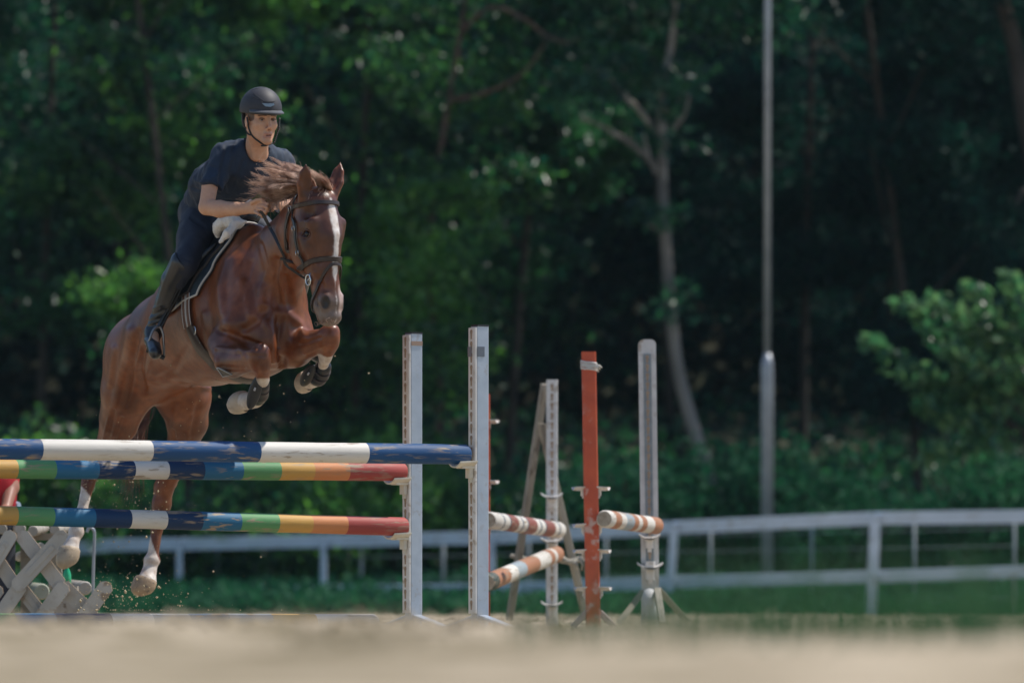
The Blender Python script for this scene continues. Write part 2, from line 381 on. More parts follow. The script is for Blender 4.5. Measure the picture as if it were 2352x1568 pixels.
rows = [(-7.9, 69.5, 8.6, 1.9, L_mid, 'tree at the far left edge of the wood with yellowish sun patches coloured into its leaves'),
        (-5.6, 71, 9.4, 1.9, L_dark, 'tall dark green tree at the upper left, left of the rider'),
        (-3.7, 69.8, 8.8, 1.8, L_mid, 'leafy green tree straight behind the rider and his helmet'),
        (-1.9, 70.8, 9.2, 1.7, L_mid, 'bright speckled green tree between the rider and the jump posts'),
        (-.1, 71.5, 8.9, 1.6, L_dark, 'dark green tree behind the two white posts of the near jump'),
        (3.55, 73.5, 9.6, 1.7, L_teal, 'deep shaded tree just left of the tall metal pole'),
        (4.9, 71.5, 9.2, 1.6, L_teal, 'dark teal tree behind and to the right of the tall metal pole'),
        (6.6, 72.5, 9.5, 1.8, L_teal, 'dark tree above the leafy bush at the right')]
for i, (x, y, h, cr, m, lab) in enumerate(rows):
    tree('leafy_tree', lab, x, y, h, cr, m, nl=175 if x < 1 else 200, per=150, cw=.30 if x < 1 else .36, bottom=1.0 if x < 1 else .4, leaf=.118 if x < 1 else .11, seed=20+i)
# second row on the rising bank
for i in range(9):
    x = -10+i*2.5+random.uniform(-.5, .5)
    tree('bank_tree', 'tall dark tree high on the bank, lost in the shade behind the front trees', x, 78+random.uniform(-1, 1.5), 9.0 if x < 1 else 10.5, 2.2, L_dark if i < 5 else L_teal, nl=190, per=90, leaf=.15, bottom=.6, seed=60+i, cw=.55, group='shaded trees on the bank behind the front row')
# trees outside the frame that shade the right of the wood
# the pale crooked tree
Yt = 67.6
def T(x, y, dy=0): return P(x, y, Yt+dy)
tr = [([T(1668, 1215), T(1640, 1120), T(1598, 1000), T(1558, 850), T(1540, 700), T(1530, 560), T(1522, 430), T(1524, 330)], .088, .055),
      ([T(1524, 340), T(1520, 280), T(1524, 200), T(1545, 80), T(1550, -60), T(1560, -300)], .065, .025),
      ([T(1510, 400), T(1492, 365), T(1440, 325), T(1390, 295), T(1335, 270, -.3)], .045, .018),
      ([T(1492, 368), T(1484, 335), T(1478, 305)], .03, .012),
      ([T(1522, 335), T(1490, 280), T(1455, 240), T(1415, 200), T(1378, 150, -.2)], .045, .018),
      ([T(1528, 325), T(1550, 290), T(1572, 262), T(1584, 215)], .04, .014),
      ([T(1528, 545), T(1512, 530), T(1490, 515, -.2)], .03, .016)]
c0 = P(1560, -150, Yt)
t = thing('crooked_pale_tree', 'pale crooked bare trunk forking upward, right of the middle', 'tree', tuple(T(1668, 1215)))
mb = MB()
for pts, a, b in tr: limb(mb, pts, a, b, 10)
mb.build('trunk', bark, t, True)
r_ = np.random.default_rng(5)
C = np.concatenate([clumps(c0+Vector((0, .5, 0)), (2.0, 1.3, 1.5), 150, 70, .45, r_), clumps(P(1400, 120, Yt+1), (1.0, .6, .8), 30, 50, .35, r_), clumps(P(1450, 250, Yt-.5), (.8, .3, .9), 16, 30, .3, r_), clumps(P(1545, 480, Yt-.4), (.35, .2, .25), 5, 40, .2, r_), clumps(P(1540, 150, Yt-.4), (.5, .3, .5), 6, 35, .22, r_), clumps(P(1545, 690, Yt-.4), (.3, .2, .2), 3, 40, .2, r_), clumps(P(1670, 1215, Yt-.4), (.6, .3, .4), 18, 70, .22, r_)])
leaves('crown', C, .13, L_dark, t, seed=5)
# pale trunk at the top right edge
t = thing('leaning_trunk_tree', 'pale leaning trunk cut off by the upper right corner', 'tree', tuple(P(2440, 1230, 68.5)))
mb = MB()
for pts, a, b in [([P(2440, 1230, 68.5), P(2410, 800, 68.5), P(2385, 430, 68.5), P(2352, 250, 68.5), P(2330, 100, 68.5), P(2292, -40, 68.5), P(2270, -250, 68.5)], .14, .07),
                  ([P(2385, 430, 68.5), P(2350, 440, 68.3), P(2335, 470, 68.2)], .04, .015)]: limb(mb, pts, a, b, 10)
mb.build('trunk', bark_d, t, True)
C = clumps(P(2300, -120, 69), (1.8, 1.2, 1.3), 110, 70, .45, r_); leaves('crown', C, .13, L_teal, t, seed=6)
# a slim branchy tree behind the left part (visible limbs)
t = thing('thin_branching_tree', 'slim dark tree with thin reddish limbs above the middle of the frame', 'tree', tuple(P(1000, 1230, 68.2)))
mb = MB()
for pts, a, b in [([P(1000, 1230, 68.2), P(1010, 900, 68.2), P(985, 600, 68.2), P(1015, 330, 68.2), P(1060, 60, 68.2), P(1080, -120, 68.2)], .05, .022),
                  ([P(1000, 420, 68.2), P(960, 440, 68), P(930, 470, 67.9)], .03, .012), ([P(1030, 230, 68.2), P(1110, 215, 68), P(1200, 170, 67.8), P(1255, 95, 67.6)], .035, .012),
                  ([P(1055, 80, 68.2), P(1120, 20, 68), P(1190, 35, 67.7), P(1260, 85, 67.6), P(1310, 100, 67.5)], .035, .014)]: limb(mb, pts, a, b, 8)
mb.build('trunk', mat('bark_red', (.10, .055, .038), .9, (.05, .035, .03), 5), t, True)
C = np.concatenate([clumps(P(1040, 60, 68.7), (1.1, .7, 1.6), 60, 60, .35, r_), clumps(P(1000, 650, 68.0), (.7, .5, 1.9), 60, 70, .30, r_)]); leaves('crown', C, .12, L_mid, t, seed=8)
# hedge-like shrubs at the foot of the wood
def shrub(name, label, x, y, rx, hz, m, n=60, per=70, leaf=.11, group='shrubs along the foot of the wood', seed=1):
    r = np.random.default_rng(seed); z0 = float(hill_z(np.array([x]), np.array([y]))[0]); t = thing(name, label, 'shrub', (x, y, z0), group)
    mb = MB()
    for k in range(6):
        a = r.uniform(0, 6.28); limb(mb, [(x, y, z0-.05), (x+math.cos(a)*.25*rx, y+math.sin(a)*.2, z0+hz*.5), (x+math.cos(a)*.6*rx, y+math.sin(a)*.5, z0+hz*.9)], .025, .008, 5)
    mb.build('stem', bark_d, t, True)
    C = clumps((x, y, z0+hz*.5), (rx, .8, hz*.55), n, per, .32, r, shell=.35); C = C[C[:, 2] > z0]
    leaves('foliage', C, leaf, m, t, seed=seed); return t
places = ['at the left edge, behind the red shirted person', "behind the horse's hind legs", 'behind the horse chest and rainbow poles', 'left of the two white jump posts', 'between the white posts and the wooden prop', 'behind the red post', 'at the foot of the pale crooked trunk', 'at the foot of the tall metal pole', 'right of the tall metal pole, above the fence', 'under the leafy bush, above the fence rail', 'at the right edge, low above the fence']
for i, pl in enumerate(places):
    x = -6.4+i*1.28+(.35 if i == 7 else 0); shrub('shrub', 'dense low green shrub '+pl, x, 65.9+(i % 3)*.5, .95, 1.5+.35*math.sin(i*2.1), L_mid if i < 6 else L_low, 65, 70, .11, seed=90+i)
# brighter bush at the right, in front of the wood
bx = P(2480, 1200, 63.4); t = thing('sunlit_bush', 'leafy bush with pale sunlit leaves reaching in from the right edge', 'bush', (bx.x, bx.y, -.05))
mb = MB(); tips = []
for (x1, y1, x2, y2) in [(2200, 900, 1990, 780), (2230, 850, 2080, 700), (2260, 800, 2150, 690), (2300, 780, 2230, 665), (2340, 760, 2320, 640), (2230, 930, 2060, 860), (2250, 980, 2110, 930), (2300, 900, 2180, 800), (2380, 800, 2400, 650), (2360, 900, 2450, 800), (2300, 1000, 2120, 1050), (2350, 900, 2280, 760), (2300, 950, 2200, 870)]:
    a = P(2480, 1080, 63.4); m_ = P(x1, y1, 63.2); b = P(x2, y2, 62.9+random.uniform(-.3, .4)); limb(mb, [a, m_, b], .018, .005, 6)
    for s in np.linspace(0, 1, 9): tips.append(((1-s)*np.array(m_)+s*np.array(b), .16*(1.15-.5*s)))
limb(mb, [(bx.x, bx.y, -.1), P(2478, 1250, 63.4), P(2480, 1080, 63.4)], .05, .03)
mb.build('stem', bark_d, t, True)
C = np.concatenate([c+r_.normal(size=(14, 3))*np.array([1, 1, .5])*s*.7 for c, s in tips]+[clumps(P(2440, 880, 63.9), (.6, .4, .6), 16, 24, .22, r_)])
leaves('foliage', C, .18, L_bush, t, droop=.6, seed=3, flat=1.2)
# low weeds on the verge and the far wood mass
C = np.c_[rng.uniform(-10, 10, 22000), rng.uniform(66.5, 78, 22000), np.zeros(22000)]; C[:, 2] = hill_z(C[:, 0], C[:, 1])+rng.uniform(0, 1, 22000)**1.5*.9
tag(leaves('undergrowth', C, .2, L_dark, seed=12), 'dark green undergrowth between the trunks of the wood', 'undergrowth', kind='stuff')
C = np.c_[rng.uniform(-9, 9, 26000), rng.uniform(61.2, 66.5, 26000), np.zeros(26000)]; C[:, 2] = hill_z(C[:, 0], C[:, 1])+rng.uniform(0, .30, 26000)
tag(leaves('verge_grass', C, .14, L_low, droop=-1.2, seed=2), 'rough green grass and weeds on the verge behind the fence', 'grass', kind='stuff')
C = np.c_[rng.uniform(-16, 16, 60000), rng.uniform(82, 100, 60000), np.zeros(60000)]; C[:, 2] = hill_z(C[:, 0], C[:, 1])+rng.uniform(0, 1, 60000)**1.2*7
tag(leaves('far_wood', C, .42, L_shade, seed=4), 'far dark wood covering the bank behind everything', 'wood', kind='stuff')

# close to the lens: thin grass and straw standing out of the sand, wholly out of focus
def blades(name, label, X, Y, hgt, m, seed=1):
    r = np.random.default_rng(seed); n = len(X); z = ground_z(X, Y); z = np.where(Y < 5, np.minimum(z, CH-.035-.004*Y), z)-.005; V = []; F = []
    for i in range(n):
        a = r.uniform(0, 6.28); lx, ly = math.cos(a)*hgt[i]*.35, math.sin(a)*hgt[i]*.35; w_ = .0012+.0008*r.random(); k = len(V)
        for t_ in (0, .35, .7, 1): V += [(X[i]+lx*t_*t_-w_*(1-t_*.9), Y[i]+ly*t_*t_, z[i]+hgt[i]*t_), (X[i]+lx*t_*t_+w_*(1-t_*.9), Y[i]+ly*t_*t_+.0006, z[i]+hgt[i]*t_)]
        for j in range(3): F.append((k+j*2, k+j*2+1, k+j*2+3, k+j*2+2))
    return tag(mesh_obj(name, V, F, m), label, 'grass', kind='stuff')
gm = leaf_mat('near_grass', (.035, .10, .04), (.06, .15, .05), .6, .4); sm_ = mat('straw', (.42, .34, .22), .8)
n = 850; Y = rng.uniform(9, 13.5, n); X = (rng.beta(2.0, 1.2, n)*1500+1100-1176)/FP*Y; blades('near_grass', 'sparse green grass standing out of focus at the lower right', X, Y, rng.uniform(.05, .21, n), gm, 1)
n = 150; Y = rng.uniform(9, 13, n); X = (rng.normal(860, 130, n)-1176)/FP*Y; blades('dry_straw', 'dry straw standing in the sand in front of the near jump', X, Y, rng.uniform(.03, .075, n), sm_, 2)

# dusty air, thin and tinted blue, added to lift the background shadows
mb = MB(); mb.box((0, 14, 15.4), (110, 0, 0), (0, 124, 0), (0, 0, 16.6))
hz_o = mb.build('haze', None); hm_ = bpy.data.materials.new('haze_air'); hm_.use_nodes = True; n_ = hm_.node_tree; n_.nodes.remove(n_.nodes['Principled BSDF'])
pv = n_.nodes.new('ShaderNodeVolumePrincipled'); pv.inputs['Color'].default_value = (.62, .86, 1, 1); pv.inputs['Density'].default_value = .00014; pv.inputs['Anisotropy'].default_value = .1
n_.links.new(pv.outputs[0], n_.nodes['Material Output'].inputs['Volume']); hz_o.data.materials.clear(); hz_o.data.materials.append(hm_); tag(hz_o, 'thin bluish dusty air over the arena, added to lift the shadows', 'haze', kind='stuff')
# ================================================================ fence, pole
white = mat('white_wood', (.55, .62, .71), .7, (.47, .54, .62), 3, wear=(.36, .36, .35), wscale=9, wamt=.25, bump=.003, bscale=30, stretch=(1, 1, 4))  # white paint with the blue of the shade put into its colour
galv = mat('galvanised', (.36, .38, .41), .45, (.28, .30, .33), 5, metal=.35)
galv_pale = mat('thin_post_paint', (.24, .28, .30), .6, (.18, .21, .23), 6)
def FY(x): return 60+(2352-x)/2352*6.5
up = [(-160, 1290), (0, 1278), (240, 1251), (412, 1249), (743, 1242), (1130, 1234), (1545, 1211), (2005, 1190), (2352, 1186), (2650, 1180)]
lo = [(-160, 1385), (0, 1378), (240, 1362), (412, 1360), (743, 1357), (1130, 1353), (1540, 1337), (2000, 1324), (2352, 1313), (2650, 1305)]
fx = [-160, 412, 743, 1130, 1541, 2005, 2480]
t = thing('paddock_fence', 'long white two rail wooden fence running across behind the jumps', 'fence', tuple(P(1545, 1416, FY(1545))))
ft = t
def iy(tab, x): return float(np.interp(x, [a for a, b in tab], [b for a, b in tab]))
for tab, hh in ((up, .067), (lo, .064)):
    for a, b in zip(fx[:-1], fx[1:]):
        n_ = 5; prev = None; mb = MB()
        xs_ = np.linspace(a+1.5, b-1.5, n_)
        top = []; 
        for x in xs_:
            c = P(x, iy(tab, x), FY(x)); top.append(c)
        v = []; f = []
        for c in top:
            for dy, dz in ((-.03, -hh), (-.03, hh-.006), (-.024, hh), (.014, hh), (.014, -hh)): v.append(c+Vector((0, dy, dz)))
        for i in range(n_-1):
            for k in range(5): f.append((i*5+k, i*5+(k+1) % 5, i*5+5+(k+1) % 5, i*5+5+k))
        f += [(4, 3, 2, 1, 0), tuple(range((n_-1)*5, n_*5))]
        mb.add(v, f); mb.build('rail', white, t)
for x0, y0, x1, w_ in ((-160, 1275, -160, 14), (412, 1243, 412, 14), (743, 1236, 743, 14), (1130, 1226, 1130, 14), (1549, 1203, 1535, 19), (2011, 1180, 2000, 24), (2480, 1172, 2478, 22)):
    Y = FY(x0)-.055; a = P(x0, y0, Y); b = P(x1, 1422, Y); h = M2(w_/2, Y)
    mb = MB(); mb.bar(b, a, (h, 0, 0), .028, bev=.008); mb.build('post', white, t)
t = thing('mesh_fence', 'row of thin grey metal posts with faint wires behind the white fence', 'fence', tuple(P(1632, 1405, 67)))
mpost = [(-120, 1300), (160, 1290), (500, 1262), (830, 1248), (1018, 1244), (1214, 1238), (1392, 1225), (1632, 1222), (1865, 1208), (2100, 1204), (2330, 1200)]
for x, y in mpost:
    mb = MB(); Y = FY(x)+1.1; mb.tube([P(x, 1425, Y), P(x, y-12, Y)], M2(3.4, Y), 8); mb.build('post', galv_pale, t, True)
for z in (.18, .45, .72, .9):
    mb = MB(); mb.tube([(P(x, 0, FY(x)+1.13).x, FY(x)+1.13, z*(.82+.18*x/2352)) for x, y in mpost], .004, 5); mb.build('wire', galv_pale, t)
Yl = 64; t = thing('lamp_post', 'tall grey metal pole standing behind the fence, thicker below', 'pole', tuple(P(1762, 1410, Yl)))
mb = MB(); mb.tube([P(1762, 1415, Yl), P(1762, 850, Yl), P(1762, 835, Yl), P(1762.5, 812, Yl)], [M2(14, Yl), M2(14, Yl), M2(13, Yl), M2(8.5, Yl)], 20); mb.build('lower_shaft', galv, t, True)
mb = MB(); mb.tube([P(1762.5, 815, Yl), P(1763, 0, Yl), P(1762, -260, Yl)], [M2(8, Yl), M2(7.2, Yl), M2(6.5, Yl)], 16); mb.build('upper_shaft', galv, t, True)
# ================================================================ jump poles
wood_u = (.30, .23, .16)
def paint(name, c, amt=.35, ws=62): return mat('paint_'+name, c, .6, tuple(x*.78 for x in c), 6, wear=wood_u, wscale=ws, wamt=amt, bump=.0015, bscale=50, stretch=(.12, .12, 1) if False else (1, 1, 1), spec=.3)
BL = paint('blue', (.014, .070, .19), .4); WH = paint('white', (.66, .62, .56), .2); MB_ = paint('mid_blue', (.022, .14, .27), .25); NV = paint('navy', (.009, .036, .10), .35)
GR = paint('green', (.11, .30, .12), .25); YO = paint('yellow', (.58, .33, .085), .2); OR = paint('orange', (.58, .23, .09), .2); RD = paint('red', (.36, .065, .055), .4)
RU = paint('rust', (.38, .17, .09), .4); PB = paint('pale_blue', (.30, .35, .38), .3); DB = paint('slate_stripe', (.06, .09, .13), .3); MA = paint('maroon', (.24, .075, .055), .4); GG = paint('dark_end', (.06, .08, .07), .4)
for m_ in (BL, WH, MB_, NV, GR, YO, OR, RD, RU, PB, MA):   # wear runs along the grain
    for nd in m_.node_tree.nodes:
        if nd.type == 'MAPPING': nd.inputs['Scale'].default_value = (.16, .16, 1)
def pole(label, a, b, bands, r=.05, cat='jump pole', group='poles of the near jump', taper=1.0, rot=0):
    """bands: list of (u0,u1,material) along a->b, u in metres from a"""
    t = thing('jump_pole', label, cat, tuple((Vector(a)+Vector(b))/2), group)
    a, b = Vector(a), Vector(b); d = (b-a); L = d.length; d.normalize(); up_ = Vector((0, 0, 1)); u = (up_-d*up_.dot(d)).normalized(); q = d.cross(u); n = 28
    mats = []; v = []; f = []; fm = []; cuts = sorted({0, L, .012, L-.012} | {min(max(x, .012), L-.012) for bd in bands for x in bd[:2]})
    extra = []
    for x0, x1 in zip(cuts[:-1], cuts[1:]):
        k = max(1, int((x1-x0)/.12)); extra += [x0+(x1-x0)*j/k for j in range(k)]
    cuts = extra+[L]
    for x in cuts:
        rr = r*(.86 if x < .001 or x > L-.001 else 1)*(1+.012*math.sin(x*7+rot)+.008*math.sin(x*17)); c = a+d*x
        for k in range(n):
            an = 2*math.pi*k/n; v.append(c+(u*math.cos(an)+q*math.sin(an))*rr*(1-.012*(k % 2 == 0)))
    for i, (x0, x1) in enumerate(zip(cuts[:-1], cuts[1:])):
        xm = (x0+x1)/2; m_ = next((bd[2] for bd in bands if bd[0] <= xm <= bd[1]), bands[-1][2])
        if m_ not in mats: mats.append(m_)
        for k in range(n): f.append((i*n+k, i*n+(k+1) % n, i*n+n+(k+1) % n, i*n+n+k)); fm.append(mats.index(m_))
    endm = mat('wood_end', (.42, .36, .28), .85, (.28, .22, .16), 30)
    if endm not in mats: mats.append(endm)
    f += [tuple(range(n))[::-1], tuple(range((len(cuts)-1)*n, len(cuts)*n))]; fm += [mats.index(endm)]*2
    o = mesh_obj('shaft', v, f, None, t, True, mats=mats, fmat=fm); auto_smooth(o, 50); return t
DIR = Vector((.862, .507, 0)).normalized()       # the way the near jump's poles run: to the right and away
def band_px(ex, Yend, specs, x_of):              # seen band borders -> metres from the right end
    pass
def jump_line(xr, yr, Yr, xl, yl, bands, label, r, rest=(None,)):
    # right end at (xr,yr,Yr); runs back along -DIR to the left; height fitted at x=xl
    b = P(xr, yr, Yr)
    def at_u(u): return b-DIR*u
    def sx(u): p = at_u(u); return 1176+p.x/p.y*FP
    us = np.linspace(0, 4.2, 841); sxs = np.array([sx(u) for u in us])
    def u_of(x): return float(np.interp(-x, -sxs, us))
    L = u_of(-330); uf = u_of(xl); pl = at_u(uf); zl = CH+(1378-yl)/FP*pl.y
    slope = (zl-b.z)/uf; a = at_u(L)+Vector((0, 0, slope*L))
    bd = []
    for x0, x1, m_ in bands: bd.append((max(0, L-u_of(x0)) if x0 > -400 else 0, L-u_of(x1) if x1 < xr else L+1, m_))
    return pole(label, a, b, bd, r), a, b
Ynear, Yfar = 29.85, 30.62
pA, aA, bA = jump_line(1074, 1043, Ynear+.0, 0, 1031, [(-999, -165, WH), (-165, 90, BL), (90, 343, WH), (343, 590, BL), (590, 838, WH), (838, 1100, BL)], 'top pole of the near jump, long blue and white bands', .0505)
rb = lambda e: [(-999, -130, RD), (-130, -50, OR), (-50, 34, YO), (34, 122-e, GR), (122-e, 220-e*2, MB_), (220-e*2, 303-e*2, NV), (303-e*2, 381-e, WH), (381-e, 462-e, NV), (462-e, 551-e, MB_), (551-e, 638-e, GR), (638-e, 715-e, YO), (715-e, 795-e, OR), (795-e, 960, RD)]
pB, aB, bB = jump_line(928, 1083, Yfar-.03, 0, 1077, rb(0), 'upper rainbow banded pole with green, yellow and red sections', .047)
pC, aC, bC = jump_line(931, 1209, Yfar-.03, 0, 1183, rb(4), 'lower rainbow banded pole below the first rainbow pole', .0475)
pD, aD, bD = jump_line(862, 1432, 29.75, 0, 1431, [(-999, 30, GR), (30, 122, MB_), (122, 250, NV), (250, 345, WH), (345, 430, PB), (430, 520, MB_), (520, 620, PB), (620, 720, YO), (720, 999, WH)], 'faded ground pole lying on the sand under the near jump', .05)
# ================================================================ standards
alu = mat('aluminium', (.46, .52, .60), .42, (.40, .46, .54), 14, wear=(.40, .42, .46), wscale=35, wamt=.15, metal=.2)  # bluish: cool shade on the posts is put into the metal colour
plastic_w = mat('white_plastic', (.72, .69, .66), .5, (.62, .58, .54), 8, wear=(.45, .38, .30), wscale=25, wamt=.2)
hole_m = mat('keyhole_brown', (.42, .30, .20), .9, (.28, .20, .14), 60)
cup_m = mat('cup_plastic', (.70, .66, .56), .45, (.58, .52, .42), 12)
cap_m = mat('black_cap', (.02, .022, .028), .4)
tape_b = mat('tape_brown', (.35, .24, .18), .6); tape_g = mat('tape_grey', (.13, .15, .18), .6)
orange_p = mat('orange_paint', (.60, .105, .04), .6, (.48, .08, .035), 9, wear=(.60, .46, .40), wscale=12, wamt=.12, bump=.002, bscale=40)
white_p = mat('chalky_white', (.66, .65, .63), .7, (.54, .53, .52), 10, wear=(.34, .28, .22), wscale=18, wamt=.3, bump=.002, bscale=40)
raw_w = mat('weathered_timber', (.34, .30, .24), .85, (.24, .21, .165), 6, wear=(.16, .13, .10), wscale=20, wamt=.3, bump=.003, bscale=30, stretch=(1, 1, .3))
def keyholes(mb, pts, wv, up_, n_, hw=.009):
    for p in pts:     # a round eye over a narrow slot, as thin recessed-looking plates 1.5 mm proud
        v = []; K = 10
        for k in range(K): an = math.pi*(1.25-1.5*k/(K-1)); v.append(p+wv*math.cos(an)*hw+up_*(math.sin(an)*hw*1.1+.014))
        v += [p+wv*hw*.45-up_*.022, p-wv*hw*.45-up_*.022]
        m_ = len(v); f = v+[x-n_*.003 for x in v]
        mb.add(f, [tuple(range(m_))]+[(i, (i+1) % m_, m_+(i+1) % m_, m_+i) for i in range(m_)])
def cup(t, p, out, side, s=1.0, m_=None, width=.1):
    """pole cup: shallow curved tray reaching along 'out' from the post face, curved across 'side'"""
    mb = MB(); p = Vector(p); out = Vector(out).normalized(); side = Vector(side).normalized(); z = Vector((0, 0, 1)); n = 10; v = []; th = .008
    for j, o_ in enumerate((0, 1)):
        for k in range(n+1):
            a = (k/n-.5)*2; c = p+out*(width*o_)*s+side*(a*.062*s)+z*((a*a*.024-.002-(.006*o_))*s); v += [c, c-z*th*s]
    m2 = (n+1)*2; f = []
    for k in range(n):
        i = k*2; f += [(i, i+2, m2+i+2, m2+i), (i+1, m2+i+1, m2+i+3, i+3), (i, i+1, i+3, i+2), (m2+i, m2+i+2, m2+i+3, m2+i+1)]
    f += [(0, m2, m2+1, 1), (2*n, 2*n+1, m2+2*n+1, m2+2*n)]
    mb.add(v, f)
    mb.box(p+out*.012*s-z*.03*s, side*.022*s, out*.014*s, z*.036*s, bev=.006*s)
    mb.box(p+out*.03*s-z*.012*s, side*.03*s, out*.04*s, z*.006*s)
    mb.box(p+out*.006*s-z*.075*s, side*.012*s, out*.008*s, z*.012*s, bev=.003)
    return auto_smooth(mb.build('cup', m_ or cup_m, t), 40)
def alu_wing(label, xpx, ytop, Y, tape, xs_strip):
    A = -DIR                       # inner face normal, towards the poles
    Bd = Vector((DIR.y, -DIR.x, 0))   # the other visible face, towards the camera and right
    hw = .0335
    c0 = P(xpx, 1450, Y); top = P(xpx, ytop, Y).z; c0.z = 0
    t = thing('jump_standard', label, 'jump stand', (c0.x, c0.y, 0), 'white standards of the near jump')
    mb = MB(); mb.box(c0+Vector((0, 0, (top+.06)/2)), A*hw, Bd*hw*.98, Vector((0, 0, (top-.06)/2)), bev=.004)
    auto_smooth(mb.build('upright', alu, t), 30)
    mb = MB(); mb.box(c0+Vector((0, 0, top+.004)), A*(hw+.001), Bd*(hw+.001), Vector((0, 0, .0045)), bev=.004); mb.build('end_cap', cap_m, t)
    st = c0+A*(hw+.007); zt = top-.006; zb = .10
    mb = MB(); mb.box(st+Vector((0, 0, (zt+zb)/2)), A*.0065, Bd*.034, Vector((0, 0, (zt-zb)/2)), bev=.003); auto_smooth(mb.build('keyhole_strip', plastic_w, t), 30)
    mb = MB(); n_ = int((zt-zb)/.0585); keyholes(mb, [st+A*.0085-Bd*.002+Vector((0, 0, zt-.035-i*.0585)) for i in range(n_)], Bd, Vector((0, 0, 1)), A, .011)
    o = mb.build('keyholes', hole_m, t); o['kind'] = 'stuff'
    if tape == 'brown':
        mb = MB(); z = P(xpx, 789, Y).z; mb.box(c0+Bd*(hw+.0008)+Vector((0, 0, z)), A*(hw*.98), Bd*.001, Vector((0, 0, M2(5, Y)))); mb.build('tape', tape_b, t)
    else:
        mb = MB(); z = P(xpx, 808, Y).z; hh_ = M2(11.5, Y)
        mb.box(c0+Bd*(hw+.0008)+A*.013+Vector((0, 0, z)), A*.0205, Bd*.001, Vector((0, 0, hh_))); mb.build('tape', tape_g, t)
        mb = MB(); mb.box(st+A*.0112-Bd*.012+Vector((0, 0, z)), Bd*.018, A*.0008, Vector((0, 0, hh_))); mb.build('tape', mat('tape_mauve', (.20, .185, .20), .6), t)
    mb = MB()     # label-like white patch at the top of the outer face
    for sgn in (1, -1):
        foot = c0+Bd*sgn*.40; mb2 = MB(); a = c0+Bd*sgn*.03+Vector((0, 0, .085)); b = foot+Vector((0, 0, .012)); b.z = .012
        mb2.bar(a, b, A*.024, .008, bev=.003); mb2.build('foot', alu, t)
        mb2 = MB()
    mb = MB(); mb.box(c0+Vector((0, 0, .035)), A*.022, Bd*.05, Vector((0, 0, .03))); mb.build('foot_bracket', alu, t)
    return t, c0, A, Bd
t1, c1, A1, B1 = alu_wing('white keyhole standard holding the two rainbow poles, with a brown tape stripe near its top', 950, 767, Yfar+.02, 'brown', 0)
t2, c2, A2, B2 = alu_wing('tallest white keyhole standard holding the blue and white pole, with a grey tape patch', 1102, 750, Ynear+.03, 'grey', 0)
for tt, end, r_p, A_, B_ in ((t2, bA, .0505, A2, B2), (t1, bB, .047, A1, B1), (t1, bC, .0475, A1, B1)):
    c_ = c2 if tt is t2 else c1
    p = c_+A_*.047; p.z = end.z-r_p-.002; cup(tt, p, A_, B_, 1.0)
# extra pale cups seen on posts further back
def plain_std(name, label, x, ytop, Y, wpx, m_, group=None, depth=.045, rounded=False, strip=None, lean=0):
    a = P(x, 1450, Y); a.z = -.03; b = P(x+lean, ytop, Y); t = thing(name, label, 'jump stand', (a.x, a.y, 0), group); hw = M2(wpx/2, Y)
    mb = MB()
    if rounded:
        n = 8; prof = [(-hw, 0), (hw, 0), (hw, b.z-.03)]+[(hw-.03+.03*math.cos(q), b.z-.03+.03*math.sin(q)) for q in np.linspace(.2, math.pi/2, 5)]+[(-hw+.03-.03*math.sin(q), b.z-.03+.03*math.cos(q)) for q in np.linspace(0, 1.4, 5)]+[(-hw, b.z-.03)]
        v = [(a.x+(b.x-a.x)*z/b.z+x_, Y-depth, z) for x_, z in prof]+[(a.x+(b.x-a.x)*z/b.z+x_, Y+depth, z) for x_, z in prof]; k = len(prof)
        mb.add(v, [tuple(range(k)), tuple(range(k, 2*k))[::-1]]+[(i, k+i, k+(i+1) % k, (i+1) % k) for i in range(k)])
    else: mb.bar(a, b, (hw, 0, 0), depth, bev=.005)
    auto_smooth(mb.build('upright', m_, t), 30); return t, a, b, hw
# red standard hidden behind the tall white one
t, a, b, hw = plain_std('jump_standard', 'red wooden standard mostly hidden behind the tall white one, only a sliver showing', 1109, 905, 36, 32, orange_p, 'red standards of the far jumps')
for y_ in (968, 1107, 1212): cup(t, P(1120, y_, 36-.0), (1, -.35, 0), (.35, 1, 0), .62, plastic_w)
# white keyhole standard with timber props
t, a, b, hw = plain_std('jump_standard', 'white keyhole standard leaning on timber props in the middle of the far jump', 1267, 872, 37, 26, white_p, None, lean=1)
mb = MB(); keyholes(mb, [P(1268, 890+i*22, 37-.046) for i in range(24)], Vector((1, 0, 0)), Vector((0, 0, 1)), Vector((0, -1, 0)), .010); o = mb.build('keyholes', hole_m, t); o['kind'] = 'stuff'
for y_ in (1139, 1241, 1387): cup(t, P(1267, y_, 37-.05), (0, -1, 0), (1, 0, 0), 1.08, plastic_w, .07)
for (x0, y0, x1, y1, w_) in ((1251, 882, 1170, 1425, 13), (1243, 972, 1347, 1425, 14)):
    mb = MB(); mb.bar(P(x1, y1, 37.35), P(x0, y0, 37.12 if x0 > 1245 else 37.06), (M2(w_/2, 37.2), .01, 0), .02, bev=.004); mb.build('prop', raw_w, t)
mb = MB(); mb.tube(catmull([P(1172, 1275, 37.3), P(1200, 1283, 37.3), P(1240, 1290, 37.2), P(1284, 1283, 37.2), P(1310, 1290, 37.2), P(1335, 1282, 37.25)], 4), [.012, .013, .016, .018, .02, .018, .02, .022, .024, .02, .018, .02, .022, .025, .02, .018, .02, .02, .018, .02, .016], 7); auto_smooth(mb.build('rope_wrap', mat('old_rope', (.42, .38, .31), .9, (.22, .2, .17), 40, bump=.006, bscale=80), t), 60)
